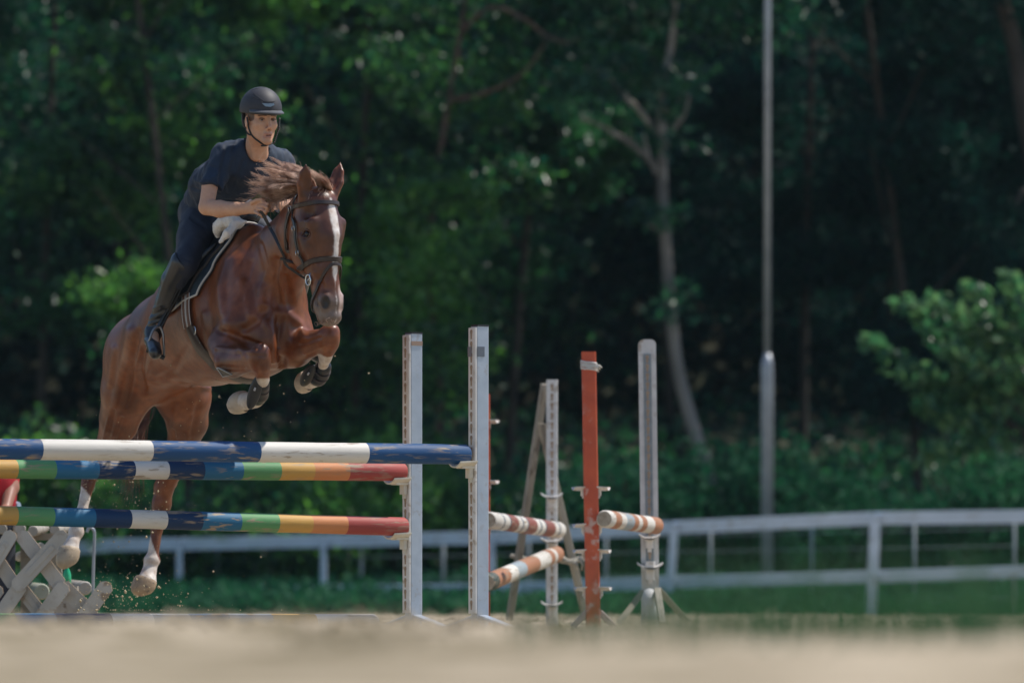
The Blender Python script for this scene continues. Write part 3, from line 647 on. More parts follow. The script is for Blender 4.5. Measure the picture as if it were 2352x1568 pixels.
for (x_, y_, l_) in ((1338, 1270, 45), (1330, 1280, 30), (1318, 1290, 18)):
    mb = MB(); mb.tube([P(x_, y_, 37.1), P(x_+8, y_+l_*.5, 37.08), P(x_+6, y_+l_, 37.1)], [.014, .009, .004], 6); mb.build('rope_end', bpy.data.materials['old_rope'], t, True)
# red standard
t, a, b, hw = plain_std('jump_standard', 'bright red wooden standard with white string tied round its top', 1363, 808, 34, 33, orange_p, 'red standards of the far jumps', lean=-11)
Xr = lambda y_: 1363-11*(1450-y_)/642.
for sg in (1, -1):
    for y_ in (1122, 1207, 1266, 1352): cup(t, P(Xr(y_)+sg*16.5, y_, 34-.01), (sg, -.25, 0), (.25*sg, 1, 0), .62, plastic_w)
mb = MB()
for k in range(4):
    z = 832+k*5; pts = []
    for q in np.linspace(0, 2*math.pi, 17): cx = math.cos(q); cy = math.sin(q); pts.append(P(Xr(z)+max(-1, min(1, cx*1.3))*17.6, z+cx*3+random.uniform(-1, 1), 34+max(-1, min(1, cy*1.3))*.049))
    mb.tube(pts, .0055, 6)
for dx, dy in ((10, 8), (14, 4), (6, 14)): mb.tube([P(Xr(840)+16, 840, 33.95), P(Xr(840)+16+dx*.6, 838+dy*.3, 33.93), P(Xr(840)+16+dx, 840+dy, 33.95)], [.006, .005, .003], 5)
mb.build('string', mat('string_white', (.62, .6, .56), .9), t, True)
mb = MB()
for sg in (1, -1): mb.bar(P(1363+sg*14, 1405, 34), P(1363+sg*48, 1440, 34), (0, .03, 0), .018, bev=.004)
mb.build('foot', mat('pinkish_paint', (.55, .42, .38), .7), t)
# rounded white standard with grey keyhole insert and splayed legs
t, a, b, hw = plain_std('jump_standard', 'white standard with rounded top, grey keyhole insert and splayed timber legs', 1495, 780, 35, 40, white_p, None, rounded=True, lean=-9)
Xw = lambda y_: 1495-9*(1450-y_)/670.
mb = MB(); zc = [P(Xw(812), 812, 35-.0475), P(Xw(1330), 1330, 35-.0475)]; mb.bar(zc[1], zc[0], (M2(9, 35), 0, 0), .0025); mb.build('insert', mat('insert_grey', (.25, .29, .31), .6, (.18, .21, .23), 20), t)
mb = MB(); keyholes(mb, [P(Xw(825+i*20.5), 825+i*20.5, 35-.0515) for i in range(25)], Vector((1, 0, 0)), Vector((0, 0, 1)), Vector((0, -1, 0)), .010); o = mb.build('keyholes', hole_m, t); o['kind'] = 'stuff'
cup(t, P(Xw(1208), 1233, 35-.055), (0, -1, 0), (1, 0, 0), 1.0, plastic_w, .07)
cup(t, P(Xw(1300), 1300, 35-.055), (0, -1, 0), (1, 0, 0), 1.2, plastic_w, .07)
mb = MB(); mb.box(P(Xw(1297), 1296, 35-.085), (.03, 0, 0), (0, .03, 0), (0, 0, .02), bev=.008); mb.build('cup_block', plastic_w, t)
for (x0, y0, x1, y1, dy) in ((1478, 1356, 1420, 1432, -.1), (1512, 1352, 1582, 1432, .1), (1510, 1356, 1522, 1436, -.4)):
    mb = MB(); mb.bar(P(x1, y1, 35+dy*3), P(x0, y0, 35+dy*.6), (.0, .03, 0) if dy > -.3 else (.02, 0, 0), .018, bev=.004); mb.build('leg', raw_w, t)
# small white bollard-like stub in front of its foot
mb = MB(); mb.tube([P(1491, 1445, 34.7), P(1491, 1375, 34.7), P(1492, 1362, 34.72), P(1492, 1357, 34.76)], [.047, .046, .036, .012], 16); mb.build('stub', white_p, t, True)
# far jump poles
def far_pole(label, a, b, seq, r):
    L = (b-a).length; s = sum(x for x, _ in seq); u = 0; bd = []
    for x, m_ in seq: bd.append((u*L/s, (u+x)*L/s, m_)); u += x
    return pole(label, a, b, bd, r, group='poles of the far jump')
far_pole('far pole with thin slate rings on white and maroon bands', P(1122, 1194, 34.8), P(1283, 1217, 36.86), [(1.5, WH), (.25, DB), (1, WH), (.2, DB), (1.6, MA), (.7, WH), (.25, DB), (.8, WH), (.2, DB), (1.8, MA), (.7, WH), (.3, DB), (.8, WH), (.2, DB), (1.9, MA), (.8, WH), (.25, DB), (1.2, WH)], .05)
far_pole('far pole with one end dropped, rust and white bands with a dark end', P(1118, 1338, 34.4), P(1278, 1272, 36.8), [(1.0, GG), (2.6, RU), (1.7, WH), (2, PB), (1.4, RU), (1.7, RU), (2.6, WH), (1, RU), (.6, WH), (1.6, RU)], .052)
far_pole('far pole with rust and pale blue bands resting on the rounded white standard', P(1388, 1191, 33.9), P(1507, 1207, 34.86), [(1.0, WH), (1.6, RU), (1.3, WH), (2, PB), (1.2, RU), (1.0, WH), (1.3, RU), (2, WH), (2.4, RU)], .05)
# ================================================================ lattice filler at the left
lat = mat('lattice_wood', (.47, .455, .42), .8, (.37, .355, .32), 5, wear=(.27, .21, .15), wscale=16, wamt=.35, bump=.003, bscale=30)
lat_e = mat('lattice_edge', (.30, .21, .13), .85)
Yq = 32.55; t = thing('lattice_panel', 'weathered white lattice filler of crossed boards standing at the left edge', 'jump filler', tuple(P(100, 1450, Yq)))
NB = [0]
def board(x0, y0, x1, y1, w_, layer, slot=False):
    NB[0] += 1; Y = Yq+layer*.040+NB[0]*.0026; a, b = P(x0, y0, Y), P(x1, y1, Y); d = (b-a).normalized(); n = Vector((0, -1, 0)); wv = d.cross(n).normalized()*M2(w_/2, Y)
    hh = .016; v = []; wl = wv.length
    pr = [a-wv*.45, a+wv*.45-d*0, a+wv+d*wl*.55, b+wv-d*wl*.55, b+wv*.45, b-wv*.45, b-wv-d*wl*.55, a-wv+d*wl*.55]
    mb = MB(); v = [p+n*hh for p in pr]+[p-n*hh for p in pr]; k = 8
    mb.add(v, [tuple(range(k)), tuple(range(k, 2*k))[::-1]], 0); mb.add(v, [(i, k+i, k+(i+1) % k, (i+1) % k) for i in range(k)], 1)
    o = mb.build('board', [lat, lat_e], t)
    if slot:
        m2 = MB(); a2, b2 = a.lerp(b, .25), a.lerp(b, .75); m2.bar(a2+n*(hh+.002), b2+n*(hh+.002), wv*.38, .003, bev=.002); m2.build('raised_strip', lat, o)
board(45, 1222, 142, 1348, 34, 0); board(33, 1352, 152, 1222, 34, -1, True)
board(-30, 1320, 30, 1220, 32, -1, True); board(-22, 1262, 36, 1348, 32, 0)
board(-8, 1425, 52, 1338, 34, -1); board(44, 1345, 112, 1432, 32, 0, True)
board(84, 1432, 152, 1340, 34, -1); board(138, 1340, 218, 1418, 36, 0)
board(182, 1432, 250, 1338, 34, -1)
board(-70, 1345, -15, 1225, 32, 0); board(-60, 1430, 0, 1345, 32, 0)
mb = MB(); mb.bar(P(-75, 1436, Yq+.07), P(235, 1436, Yq+.07), (0, 0, .03), .02); mb.build('base_rail', lat, t)
# pile of poles behind, their ends towards us
greyw = mat('pile_wood', (.40, .37, .33), .85, (.28, .25, .21), 8, wear=(.2, .16, .12), wscale=20, wamt=.3)
blp = mat('pile_blue', (.12, .25, .42), .6, (.3, .38, .46), 6)
for i, (x, y, rpx, dx, lab, m_) in enumerate([(4, 1214, 13, -30, 'grey pole end at the left edge of the pole pile', greyw), (46, 1214, 14, -20, 'grey pole end above the lattice, second from the left edge', greyw), (76, 1219, 12.5, 25, 'slim grey pole end above the middle of the lattice', greyw), (126, 1216, 12.5, 30, 'rightmost grey pole end above the lattice', greyw), (94, 1256, 11, -50, 'short pole leaning in the gap of the lattice boards', greyw), (96, 1358, 19, -60, 'greenish log lying low behind the lattice', mat('mossy_wood', (.24, .27, .20), .9, (.35, .34, .28), 6)), (196, 1350, 16, -70, 'pale log lying behind the low right lattice boards', greyw), (44, 1161, 10, -170, 'blue and grey pole on top of the pile under the person', blp)]):
    Y = 33.4 if i != 7 else 33.6; a = P(x, y, Y); b = P(x+dx*1.0, y-(8 if i not in (4,) else -22), Y+1.0)
    if i == 7: b = P(x-230, y+2, Y+.3)
    r_p = M2(rpx, Y); t = thing('stacked_pole', lab, 'pole', tuple(a), 'poles piled behind the lattice')
    mb = MB(); d = (b-a).normalized(); mb.tube([a, a+d*.012, b], [r_p*.85, r_p, r_p], 18); auto_smooth(mb.build('shaft', m_, t), 50)
# supports so that the pile rests on something
t = thing('pole_rack', 'dark timber rack carrying the piled poles behind the lattice', 'rack', tuple(P(20, 1440, 33.9)))
for x in (-40, 60, 130):
    a = P(x, 1240, 33.95); mb = MB(); mb.bar((a.x, a.y, -.02), a, (.03, 0, 0), .03); mb.build('upright', raw_w, t)
mb = MB(); mb.bar(P(-60, 1232, 33.88), P(140, 1232, 33.88), (0, 0, .02), .02); mb.build('crossbar', raw_w, t)
# hooked iron stake
t = thing('hooked_stake', 'thin grey metal stake with a hooked top beside the hind hoof', 'stake', tuple(P(213, 1440, 33.2)))
mb = MB(); mb.tube(catmull([P(213, 1450, 33.2), P(214, 1320, 33.2), P(217, 1235, 33.2), P(216, 1219, 33.2), P(210, 1212, 33.2), P(203, 1213, 33.2), P(200, 1222, 33.2)], 5), M2(3.6, 33.2), 8); mb.build('rod', galv, t, True)
t = thing('green_bottle', 'small green plastic bottle standing behind the lattice', 'bottle', tuple(P(154, 1345, 32.9)))
gp = mat('green_plastic', (.01, .25, .10), .2, (.03, .42, .2), 20); p0 = P(154, 1345, 32.9)
mb = MB(); mb.tube([p0+Vector((0, 0, z)) for z in (0, .01, .06, .08, .10, .115)], [.018, .023, .023, .018, .009, .009], 12); mb.build('body', gp, t, True)
mb = MB(); mb.tube([p0+Vector((0, 0, z)) for z in (.1155, .13)], [.011, .011], 10); mb.build('cap', gp, t, True)
mb = MB(); mb.box(p0-Vector((0, -.0, .075+.0)), (.06, 0, 0), (0, .06, 0), (0, 0, .075)); tag(mb.build('wooden_block', greyw), 'small wooden block the green bottle stands on, behind the lattice', 'block')
# ================================================================ clods and flying grit
def clods(name, C, s, m_, label, seed=1):
    r = np.random.default_rng(seed); n = len(C); base = np.array([(1, 0, 0), (-1, 0, 0), (0, 1, 0), (0, -1, 0), (0, 0, 1), (0, 0, -1)], float)
    tri = np.array([(0, 2, 4), (2, 1, 4), (1, 3, 4), (3, 0, 4), (2, 0, 5), (1, 2, 5), (3, 1, 5), (0, 3, 5)])
    V = C[:, None, :]+base[None]*r.uniform(.5, 1.3, (n, 6, 1))*s[:, None, None]; F = (np.arange(n)*6)[:, None, None]+tri[None]
    o = mesh_obj(name, V.reshape(-1, 3), F.reshape(-1, 3), m_, smooth=True); return tag(o, label, 'sand clods', kind='stuff')
n = 9000; C = np.c_[rng.uniform(-1, 1, n), rng.uniform(20, 60, n)**1, np.zeros(n)]; C[:, 0] *= C[:, 1]*.1; C[:, 2] = ground_z(C[:, 0], C[:, 1])+.003
n2 = 5200; C2 = np.c_[rng.uniform(-1, 1, n2), rng.uniform(13, 27, n2), np.zeros(n2)]; C2[:, 0] *= C2[:, 1]*.1; C2[:, 2] = ground_z(C2[:, 0], C2[:, 1])+.004; C = np.concatenate([C, C2]); n += n2
clods('sand_clods', C, np.minimum(rng.exponential(.007, n)+.004, .021), sand, 'loose crumbs of sand strewn over the arena floor')
pts = []; ss = []
for (x, y, sx, sy, n, Y) in ((290, 1150, 60, 60, 220, 31.2), (300, 1360, 60, 40, 240, 31.2), (210, 1380, 60, 30, 160, 31.1), (500, 940, 160, 60, 60, 30.2), (420, 1330, 120, 60, 90, 31), (240, 1120, 50, 40, 120, 31.2), (720, 860, 70, 70, 18, 29.9)):
    for _ in range(n):
        Yj = Y+random.gauss(0, .25); pts.append(P(x+random.gauss(0, sx), min(1400, y+random.gauss(0, sy)), Yj)); ss.append(min(.010, random.expovariate(1/.0016)+.0008))
clods('flying_grit', np.array([tuple(p) for p in pts]), np.array(ss), mat('grit', (.45, .36, .22), .9), 'spray of sand grains kicked up under the horse', 3)
# ================================================================ the horse
import os
def Vn(*a): return np.array(a, float)
def PA(x, y, Y): return np.array(P(x, y, Y))
HF = Vn(.50*.97, -.866*.97, .24); HF /= np.linalg.norm(HF)       # where the horse is heading: towards us, to the right and up
HR = Vn(-.866, -.50, 0)                                            # its right side
HU = np.cross(HR, HF)
q = SDF((-2.45, 28.75, .12), (-.72, 32.75, 2.45), .0085)
# trunk: (x, y, Y, half-width, half-height)
tr_ = [(628, 742, 30.02, .165, .235), (598, 722, 30.2, .235, .315), (545, 718, 30.5, .275, .35), (480, 742, 30.85, .30, .315), (410, 776, 31.2, .272, .240), (356, 814, 31.5, .256, .230)]
q.chain([(PA(*a[:3]), a[3:]) for a in tr_], HR, .08, .05)
# croup and point of buttock
q.ell(PA(344, 818, 31.55), (.225, .26, .212), (HR, HF, HU), .08)
# withers ridge, topline
q.ecap(PA(585, 545, 30.25), (.075, .07), PA(525, 575, 30.62), (.07, .07), HR, .14)
# shoulder blades and breast muscles
q.ecap(PA(560, 610, 30.22), (.09, .13), PA(545, 760, 29.98), (.09, .11), HR, .09)
q.ell(PA(618, 770, 29.90), (.10, .09, .15), (HR, HF, HU), .06)
q.ell(PA(672, 765, 30.05), (.105, .09, .15), (HR, HF, HU), .06)
# neck
nk = [(612, 655, 30.13, .155, .25), (650, 592, 29.92, .118, .20), (683, 535, 29.72, .088, .158), (706, 490, 29.58, .074, .125)]
q.chain([(PA(*a[:3]), a[3:]) for a in nk], HR, .07, .02)
# head: its own axes
HC = PA(750, 466, 29.40)                    # between the ears, at the forehead
HL = PA(777, 738, 29.33)-HC; HL /= np.linalg.norm(HL)    # down the face
HN = Vn(.643, -.766, 0); HN -= HL*(HN@HL); HN /= np.linalg.norm(HN)    # the forehead faces right of the camera
HS = np.cross(HL, HN); HS *= -1 if HS[0] > 0 else 1
def HP(c, n, s, l): return np.array(c)+HN*n+HS*s+HL*l
def hp(n, s, l): return HP(HC, n, s, l)
hd = [(-.085, .0, .098, .115), (-.092, .10, .108, .135), (-.092, .17, .100, .145), (-.085, .24, .078, .125), (-.078, .32, .064, .100), (-.074, .40, .057, .084), (-.072, .49, .064, .080), (-.074, .545, .056, .062)]
q.chain([(hp(a[0], 0, a[1]), a[2:]) for a in hd], HS, .035, .015)
for s in (1, -1):
    q.ell(hp(-.155, s*.055, .185), (.035, .095, .115), (HS, HN, HL), .04)     # round cheek
    q.cone(hp(-.015, s*.088, .095), .030, hp(-.03, s*.080, .16), .022, .03)   # brow over the eye
    q.cone(hp(-.055, s*.080, .20), .018, hp(-.065, s*.062, .33), .012, .03)   # facial crest
    q.ell(hp(-.030, s*.048, .485), (.026, .034, .045), (HS, HN, HL), .02)     # nostril rim
    q.ell(hp(-.012, s*.058, .495), (.013, .016, .026), (HS, HN, HL), .012, sub=True)
    q.ell(hp(-.048, s*.106, .148), (.015, .022, .014), (HS, HN, HL), .015, sub=True)     # eye hollow
    q.ell(hp(-.035, s*.085, .05), (.02, .025, .03), (HS, HN, HL), .03, sub=True)        # hollow above the eye
    q.cone(hp(-.062, s*.052, .52), .006, hp(-.075, s*.063, .47), .005, .008, sub=True)   # mouth line
q.cone(hp(-.10, 0, .50), .034, hp(-.095, 0, .55), .030, .02)               # chin
q.ell(hp(-.045, 0, .565), (.046, .040, .028), (HS, HN, HL), .03)           # upper lip
# ears: hollow scoops
def ear(tip, base, w_, open_dir):
    tip, base = np.array(tip), np.array(base); ax = tip-base; L = np.linalg.norm(ax); ax /= L; od = np.array(open_dir, float); od -= ax*(od@ax); od /= np.linalg.norm(od); sd_ = np.cross(ax, od)
    q.chain([(base-ax*.02, (w_*.6, w_*.6)), (base+ax*L*.40, (w_, w_*.62)), (base+ax*L*.72, (w_*.72, w_*.42)), (base+ax*L*.97, (w_*.14, w_*.13))], sd_, .015, .01)
    q.ecap(base+ax*L*.24+od*w_*.80, (w_*.42, w_*.55), base+ax*L*.50+od*w_*.74, (w_*.72, w_*.58), sd_, .006, sub=True)
    q.ecap(base+ax*L*.50+od*w_*.74, (w_*.72, w_*.58), base+ax*L*.86+od*w_*.42, (w_*.26, w_*.28), sd_, .006, sub=True)
ear(PA(703, 374, 29.34), PA(697, 455, 29.40), .041, (.35, -1, .05))
ear(PA(783, 370, 29.52), PA(764, 452, 29.46), .040, (-.25, -1, .05))
# right fore leg
q.ecap(PA(525, 792, 30.05), (.10, .115), PA(536, 830, 29.90), (.078, .076), HR, .06)
q.cone(PA(531, 831, 29.90), .076, PA(592, 825, 29.62), .052, .03)
q.ell(PA(598, 818, 29.60), (.052, .052, .060), None, .025); q.ell(PA(598, 800, 29.60), (.036, .040, .026), None, .02)
q.cone(PA(600, 838, 29.62), .048, PA(604, 872, 29.72), .030, .02)
q.cone(PA(604, 872, 29.72), .028, PA(598, 908, 29.84), .027, .02)
q.ell(PA(592, 914, 29.87), (.038, .04, .038), None, .015)
q.cone(PA(586, 918, 29.90), .042, PA(562, 921, 29.98), .046, .02)
# left fore leg
q.ecap(PA(668, 790, 30.10), (.10, .115), PA(680, 802, 29.98), (.082, .084), HR, .06)
q.cone(PA(680, 800, 29.98), .082, PA(748, 778, 29.70), .054, .03)
q.ell(PA(757, 772, 29.68), (.053, .053, .058), None, .025); q.ell(PA(762, 756, 29.68), (.036, .04, .024), None, .02)
q.cone(PA(757, 790, 29.70), .046, PA(747, 822, 29.78), .030, .02)
q.cone(PA(747, 822, 29.78), .028, PA(738, 856, 29.92), .027, .02)
q.ell(PA(734, 862, 29.95), (.038, .04, .038), None, .015)
q.cone(PA(728, 868, 29.97), .042, PA(710, 873, 30.05), .046, .02)
# right hind leg
q.chain([(PA(335, 830, 31.45), (.17, .20)), (PA(292, 900, 31.52), (.135, .150)), (PA(273, 965, 31.64), (.098, .125)), (PA(252, 1020, 31.80), (.064, .088)), (PA(226, 1060, 31.9), (.048, .060)), (PA(211, 1082, 31.92), (.042, .052))], HR, .07, .02)
q.cone(PA(222, 1052, 31.98), .030, PA(232, 1020, 32.0), .018, .03)          # point of hock
q.cone(PA(209, 1080, 31.92), .045, PA(202, 1112, 31.9), .034, .02); q.cone(PA(202, 1112, 31.9), .034, PA(188, 1175, 31.86), .027, .02)
q.cone(PA(188, 1175, 31.86), .029, PA(175, 1215, 31.85), .033, .02); q.ell(PA(175, 1221, 31.86), (.044, .044, .036), None, .012)
q.cone(PA(173, 1228, 31.86), .034, PA(166, 1246, 31.83), .032, .015); q.cone(PA(166, 1246, 31.83), .036, PA(161, 1264, 31.82), .053, .015)
# left hind leg
q.chain([(PA(400, 830, 31.60), (.15, .18)), (PA(420, 910, 31.66), (.145, .165)), (PA(429, 965, 31.75), (.108, .128)), (PA(420, 1015, 31.83), (.076, .098)), (PA(396, 1075, 31.93), (.054, .070)), (PA(376, 1120, 31.97), (.047, .062)), (PA(372, 1155, 31.97), (.046, .056))], HR, .06, .02)
q.cone(PA(396, 1110, 32.02), .028, PA(402, 1070, 32.05), .018, .03)
q.cone(PA(371, 1158, 31.97), .052, PA(361, 1212, 31.94), .030, .02); q.cone(PA(361, 1212, 31.94), .030, PA(352, 1270, 31.92), .031, .02)
q.ell(PA(349, 1286, 31.92), (.046, .046, .040), None, .012); q.cone(PA(347, 1292, 31.92), .036, PA(342, 1316, 31.90), .036, .012); q.cone(PA(342, 1314, 31.90), .039, PA(337, 1334, 31.88), .055, .015)
# sheath / groin fold
q.cone(PA(372, 862, 31.35), .05, PA(345, 905, 31.45), .03, .06)
V, Q = q.mesh(2)
V = lap(V, Q, .5)
strokes = [
 ([(645, 735), (652, 790), (648, 840)], 16, -.022), ([(606, 714), (590, 738), (561, 756)], 16, -.014), ([(635, 727), (641, 814)], 13, -.010),
 ([(632, 600), (628, 650), (640, 700)], 18, -.016), ([(655, 640), (668, 700)], 16, -.010), ([(503, 760), (530, 768), (593, 795)], 13, -.016),
 ([(500, 800), (540, 806), (588, 812)], 9, .008), ([(505, 842), (560, 846)], 8, -.008), ([(540, 600), (552, 680), (530, 740)], 30, .012), ([(580, 560), (600, 640)], 26, -.012),
 ([(485, 620), (478, 700), (500, 770)], 22, -.008), ([(560, 650), (575, 720)], 18, .010), ([(605, 640), (600, 700)], 20, .010),
 ([(330, 800), (322, 850), (332, 900)], 12, -.014), ([(300, 760), (282, 850), (268, 930)], 20, .012), ([(318, 760), (300, 860), (290, 930)], 10, -.010),
 ([(262, 940), (250, 1000)], 8, -.008), ([(345, 870), (420, 885), (500, 893)], 8, .006), ([(405, 930), (400, 980)], 12, .008), ([(455, 930), (440, 990)], 12, -.008),
 ([(520, 600), (505, 660), (512, 720)], 16, .008), ([(470, 720), (478, 790), (500, 840)], 12, .006), ([(560, 770), (545, 790), (560, 815)], 8, .006), ([(600, 730), (622, 760), (628, 800)], 14, .008), ([(660, 720), (690, 745), (700, 775)], 14, .008), ([(652, 740), (650, 800)], 7, -.010), ([(545, 812), (585, 815)], 5, -.005), ([(690, 790), (735, 775)], 6, -.006), ([(700, 812), (745, 792)], 6, .005), ([(575, 600), (560, 690)], 9, -.006), ([(598, 560), (615, 620), (612, 690)], 10, -.007), ([(645, 620), (650, 690)], 9, .007),
 ([(430, 800), (400, 850), (370, 868)], 14, -.006), ([(345, 830), (336, 880)], 8, .006), ([(262, 800), (255, 880)], 14, .008), ([(250, 960), (238, 1010)], 6, .006), ([(280, 960), (262, 1012)], 6, -.007), ([(440, 960), (428, 1020)], 8, .007), ([(398, 985), (405, 1030)], 7, -.006),
 # head
 ([(708, 560), (716, 590), (722, 620)], 8, -.006), ([(690, 545), (700, 575)], 14, .006), ([(690, 510), (700, 506), (707, 512)], 5, .004), ([(690, 532), (700, 536)], 5, -.005),
 ([(722, 540), (730, 600)], 9, -.005), ([(735, 640), (745, 665)], 9, -.006), ([(729, 700), (745, 704)], 4, -.006),
 # knees, tendons
 ([(598, 842), (601, 856)], 9, -.006), ([(757, 797), (752, 812)], 9, -.006), ([(585, 815), (610, 818)], 5, -.004),
 ([(664, 600), (668, 640)], 7, .006), ([(660, 560), (655, 620)], 9, -.006),
]
V = sculpt(V, Q, [(l, r_, d_*1.4) for l, r_, d_ in strokes])
V = lap(V, Q, .35)
# coat colour: flaxen chestnut, white blaze and stockings, pinkish grey muzzle
p = proj(V); N = vnormals(V, Q)
def nz(s, k=0): return .65*vnoise3(V, s, k)+.35*vnoise3(V, s*2.3, k+5)
base = Vn(.215, .066, .023); dark = Vn(.075, .024, .011); lite = Vn(.33, .115, .042)
k1 = smooth01((nz(6)-.42)/.25)[:, None]; col = base*(1-k1*.6)+dark*k1*.6
k2 = smooth01((nz(9, 2)-.55)/.3)[:, None]; col = col*(1-k2*.3)+lite*k2*.3
hl = (V-HC)@HL; hs = (V-HC)@HS; hn = (V-HC)@HN
head = (hl > -.02) & (hl < .62) & (hn > -.27) & (np.abs(hs) < .14)
def blend(mask, c):
    global col
    col = col*(1-mask[:, None])+np.array(c)*mask[:, None]
# muzzle greying
blend(np.where(head, smooth01((hl-.40)/.09), 0)*.85, (.11, .085, .075))
blend(np.where(head & (np.abs(hs) > .0), smooth01((hl-.47)/.07), 0)*.55, (.24, .18, .15))
# dark upper face
blend(np.where(head & (hn > -.09), smooth01((.22-np.abs(hl-.12))/.15), 0)*.45, (.055, .026, .02))
# blaze; its extra whiteness puts sun on the face into the colour
bw = np.interp(hl, [.0, .03, .10, .22, .30, .36, .40], [.006, .025, .023, .015, .017, .013, .0])+.008*(nz(60, 8)-.5); bc = np.interp(hl, [0, .1, .25, .4], [-.008, -.004, .0, .004])+.006*(nz(30, 4)-.5)
blend(np.where(head & (hn > -.08), smooth01((bw-np.abs(hs-bc)+.004)/.008), 0), (.76, .71, .67))
blend(np.where(head & (hn > -.10), smooth01((.022-np.abs(hs+.03))/.01)*smooth01((hl-.40)/.03)*smooth01((.56-hl)/.03), 0), (.50, .38, .34))
blend(np.where(head, smooth01((.038-np.sqrt((hl-.148)**2+(hn+.05)**2))/.02)*(np.abs(hs) > .07), 0)*.6, (.045, .02, .015))  # dark ring round each eye, shade painted into the coat
# nostril dark, mouth line
for s in (1, -1):
    blend(np.where(head, smooth01((.024-np.sqrt((hl-.495)**2*.35+(hs-s*.056)**2+(hn+.014)**2*.5))/.008), 0)*.9, (.012, .008, .008))
# ears: dark inside, rim light coat
er = (hl < -.03) & (hn > -.16); blend(np.where(er & (N@np.array([.2, -1, 0]) > .75), .55, 0), (.035, .014, .010))
# legs: white with irregular border
def legm(pp):
    best = np.full(len(V), 9.); pp = [PA(*x) for x in pp]
    for a, b in zip(pp[:-1], pp[1:]):
        dd = b-a; t_ = np.clip(((V-a)@dd)/(dd@dd), 0, 1); best = np.minimum(best, np.linalg.norm(V-a-t_[:, None]*dd, axis=1))
    return (best < .062).astype(float)
wf = .5*(nz(16, 6)-.5)
hr_ = (p[:, 0] < 262) & (V[:, 1] > 31.4); hl_ = (p[:, 0] > 280) & (p[:, 0] < 430) & (V[:, 1] > 31.4)
blend(np.where(hr_, smooth01((p[:, 1]-(1122+(p[:, 0]-195)*1.1+wf*20))/5), 0), (.74, .68, .62))
blend(np.where(hl_, smooth01((p[:, 1]-(1285-np.clip((366-p[:, 0]), 0, 40)*2.6+wf*20))/5), 0), (.74, .68, .62))
blend(np.where((p[:, 0] > 490) & (p[:, 0] < 640) & (V[:, 1] < 30.3), smooth01((p[:, 1]-(868+wf*8))/4)*legm(((604, 860, 29.70), (598, 908, 29.84), (560, 921, 30.0))), 0), (.64, .57, .50))
blend(np.where((p[:, 0] > np.where(p[:, 1] < 846, 728, 660)) & (p[:, 0] < 775) & (V[:, 1] < 30.3), smooth01((p[:, 1]-(812+wf*8))/4)*legm(((747, 822, 29.78), (738, 856, 29.92), (706, 873, 30.06))), 0), (.64, .57, .50))
# dark knees
for cx, cy in ((598, 812), (757, 764)):
    blend(smooth01((20-np.hypot(p[:, 0]-cx-3, p[:, 1]-cy))/14)*.35*(V[:, 1] < 30), (.07, .035, .03))
coat = mat('horse_coat', (.2, .07, .03), .38, (.62, .52, .46), 26, attr='Col', bump=.0014, bscale=17, spec=.45)
hb = P(330, 1450, 31.7)
horse = thing('horse', 'chestnut horse with white blaze and stockings leaping over the near jump', 'horse', (hb.x, hb.y, 0))
body = mesh_obj('body', V, Q, coat, horse, True, col=col)
bvh = BVHTree.FromPolygons([Vector(v) for v in V], [tuple(f) for f in Q])
print('horse verts', len(V))
def hit(x, y, off=.004):        # point on the horse's surface seen in this direction, lifted off the coat
    d = (P(x, y, 30)-Vector((0, 0, CH))).normalized(); r = bvh.ray_cast(Vector((0, 0, CH)), d)
    if r[0] is None: return None, None
    return r[0]+r[1]*off, r[1]
def near_surf(p_, off=.004):
    r = bvh.find_nearest(Vector(p_)); return r[0]+r[1]*off, r[1]
# eyes
for s in (1, -1):
    c = Vector(hp(-.052, s*.0935, .148)); bm = bmesh.new(); bmesh.ops.create_uvsphere(bm, u_segments=16, v_segments=12, radius=.0165)
    for v in bm.verts: v.co += c
    me = bpy.data.meshes.new('eye'); bm.to_mesh(me); bm.free(); me.materials.append(mat('eye_dark', (.010, .007, .006), .2)); o = link('eye', me, horse); me.polygons.foreach_set('use_smooth', [True]*len(me.polygons))
    mb = MB()      # lids
    for k, (z0, z1) in enumerate(((.014, .004), (-.016, -.006))):
        pts = []
        for j in range(9):
            a = -1+j*.25; l = .148+(-z0 if True else 0)*(1-a*a*.75)+0; pts.append(near_surf(hp(-.050+a*.026, s*.118, l), .002)[0])
        mb.tube(pts, .0036, 6)
    mb.build('eyelid', mat('lid', (.09, .035, .018), .6), horse, True)
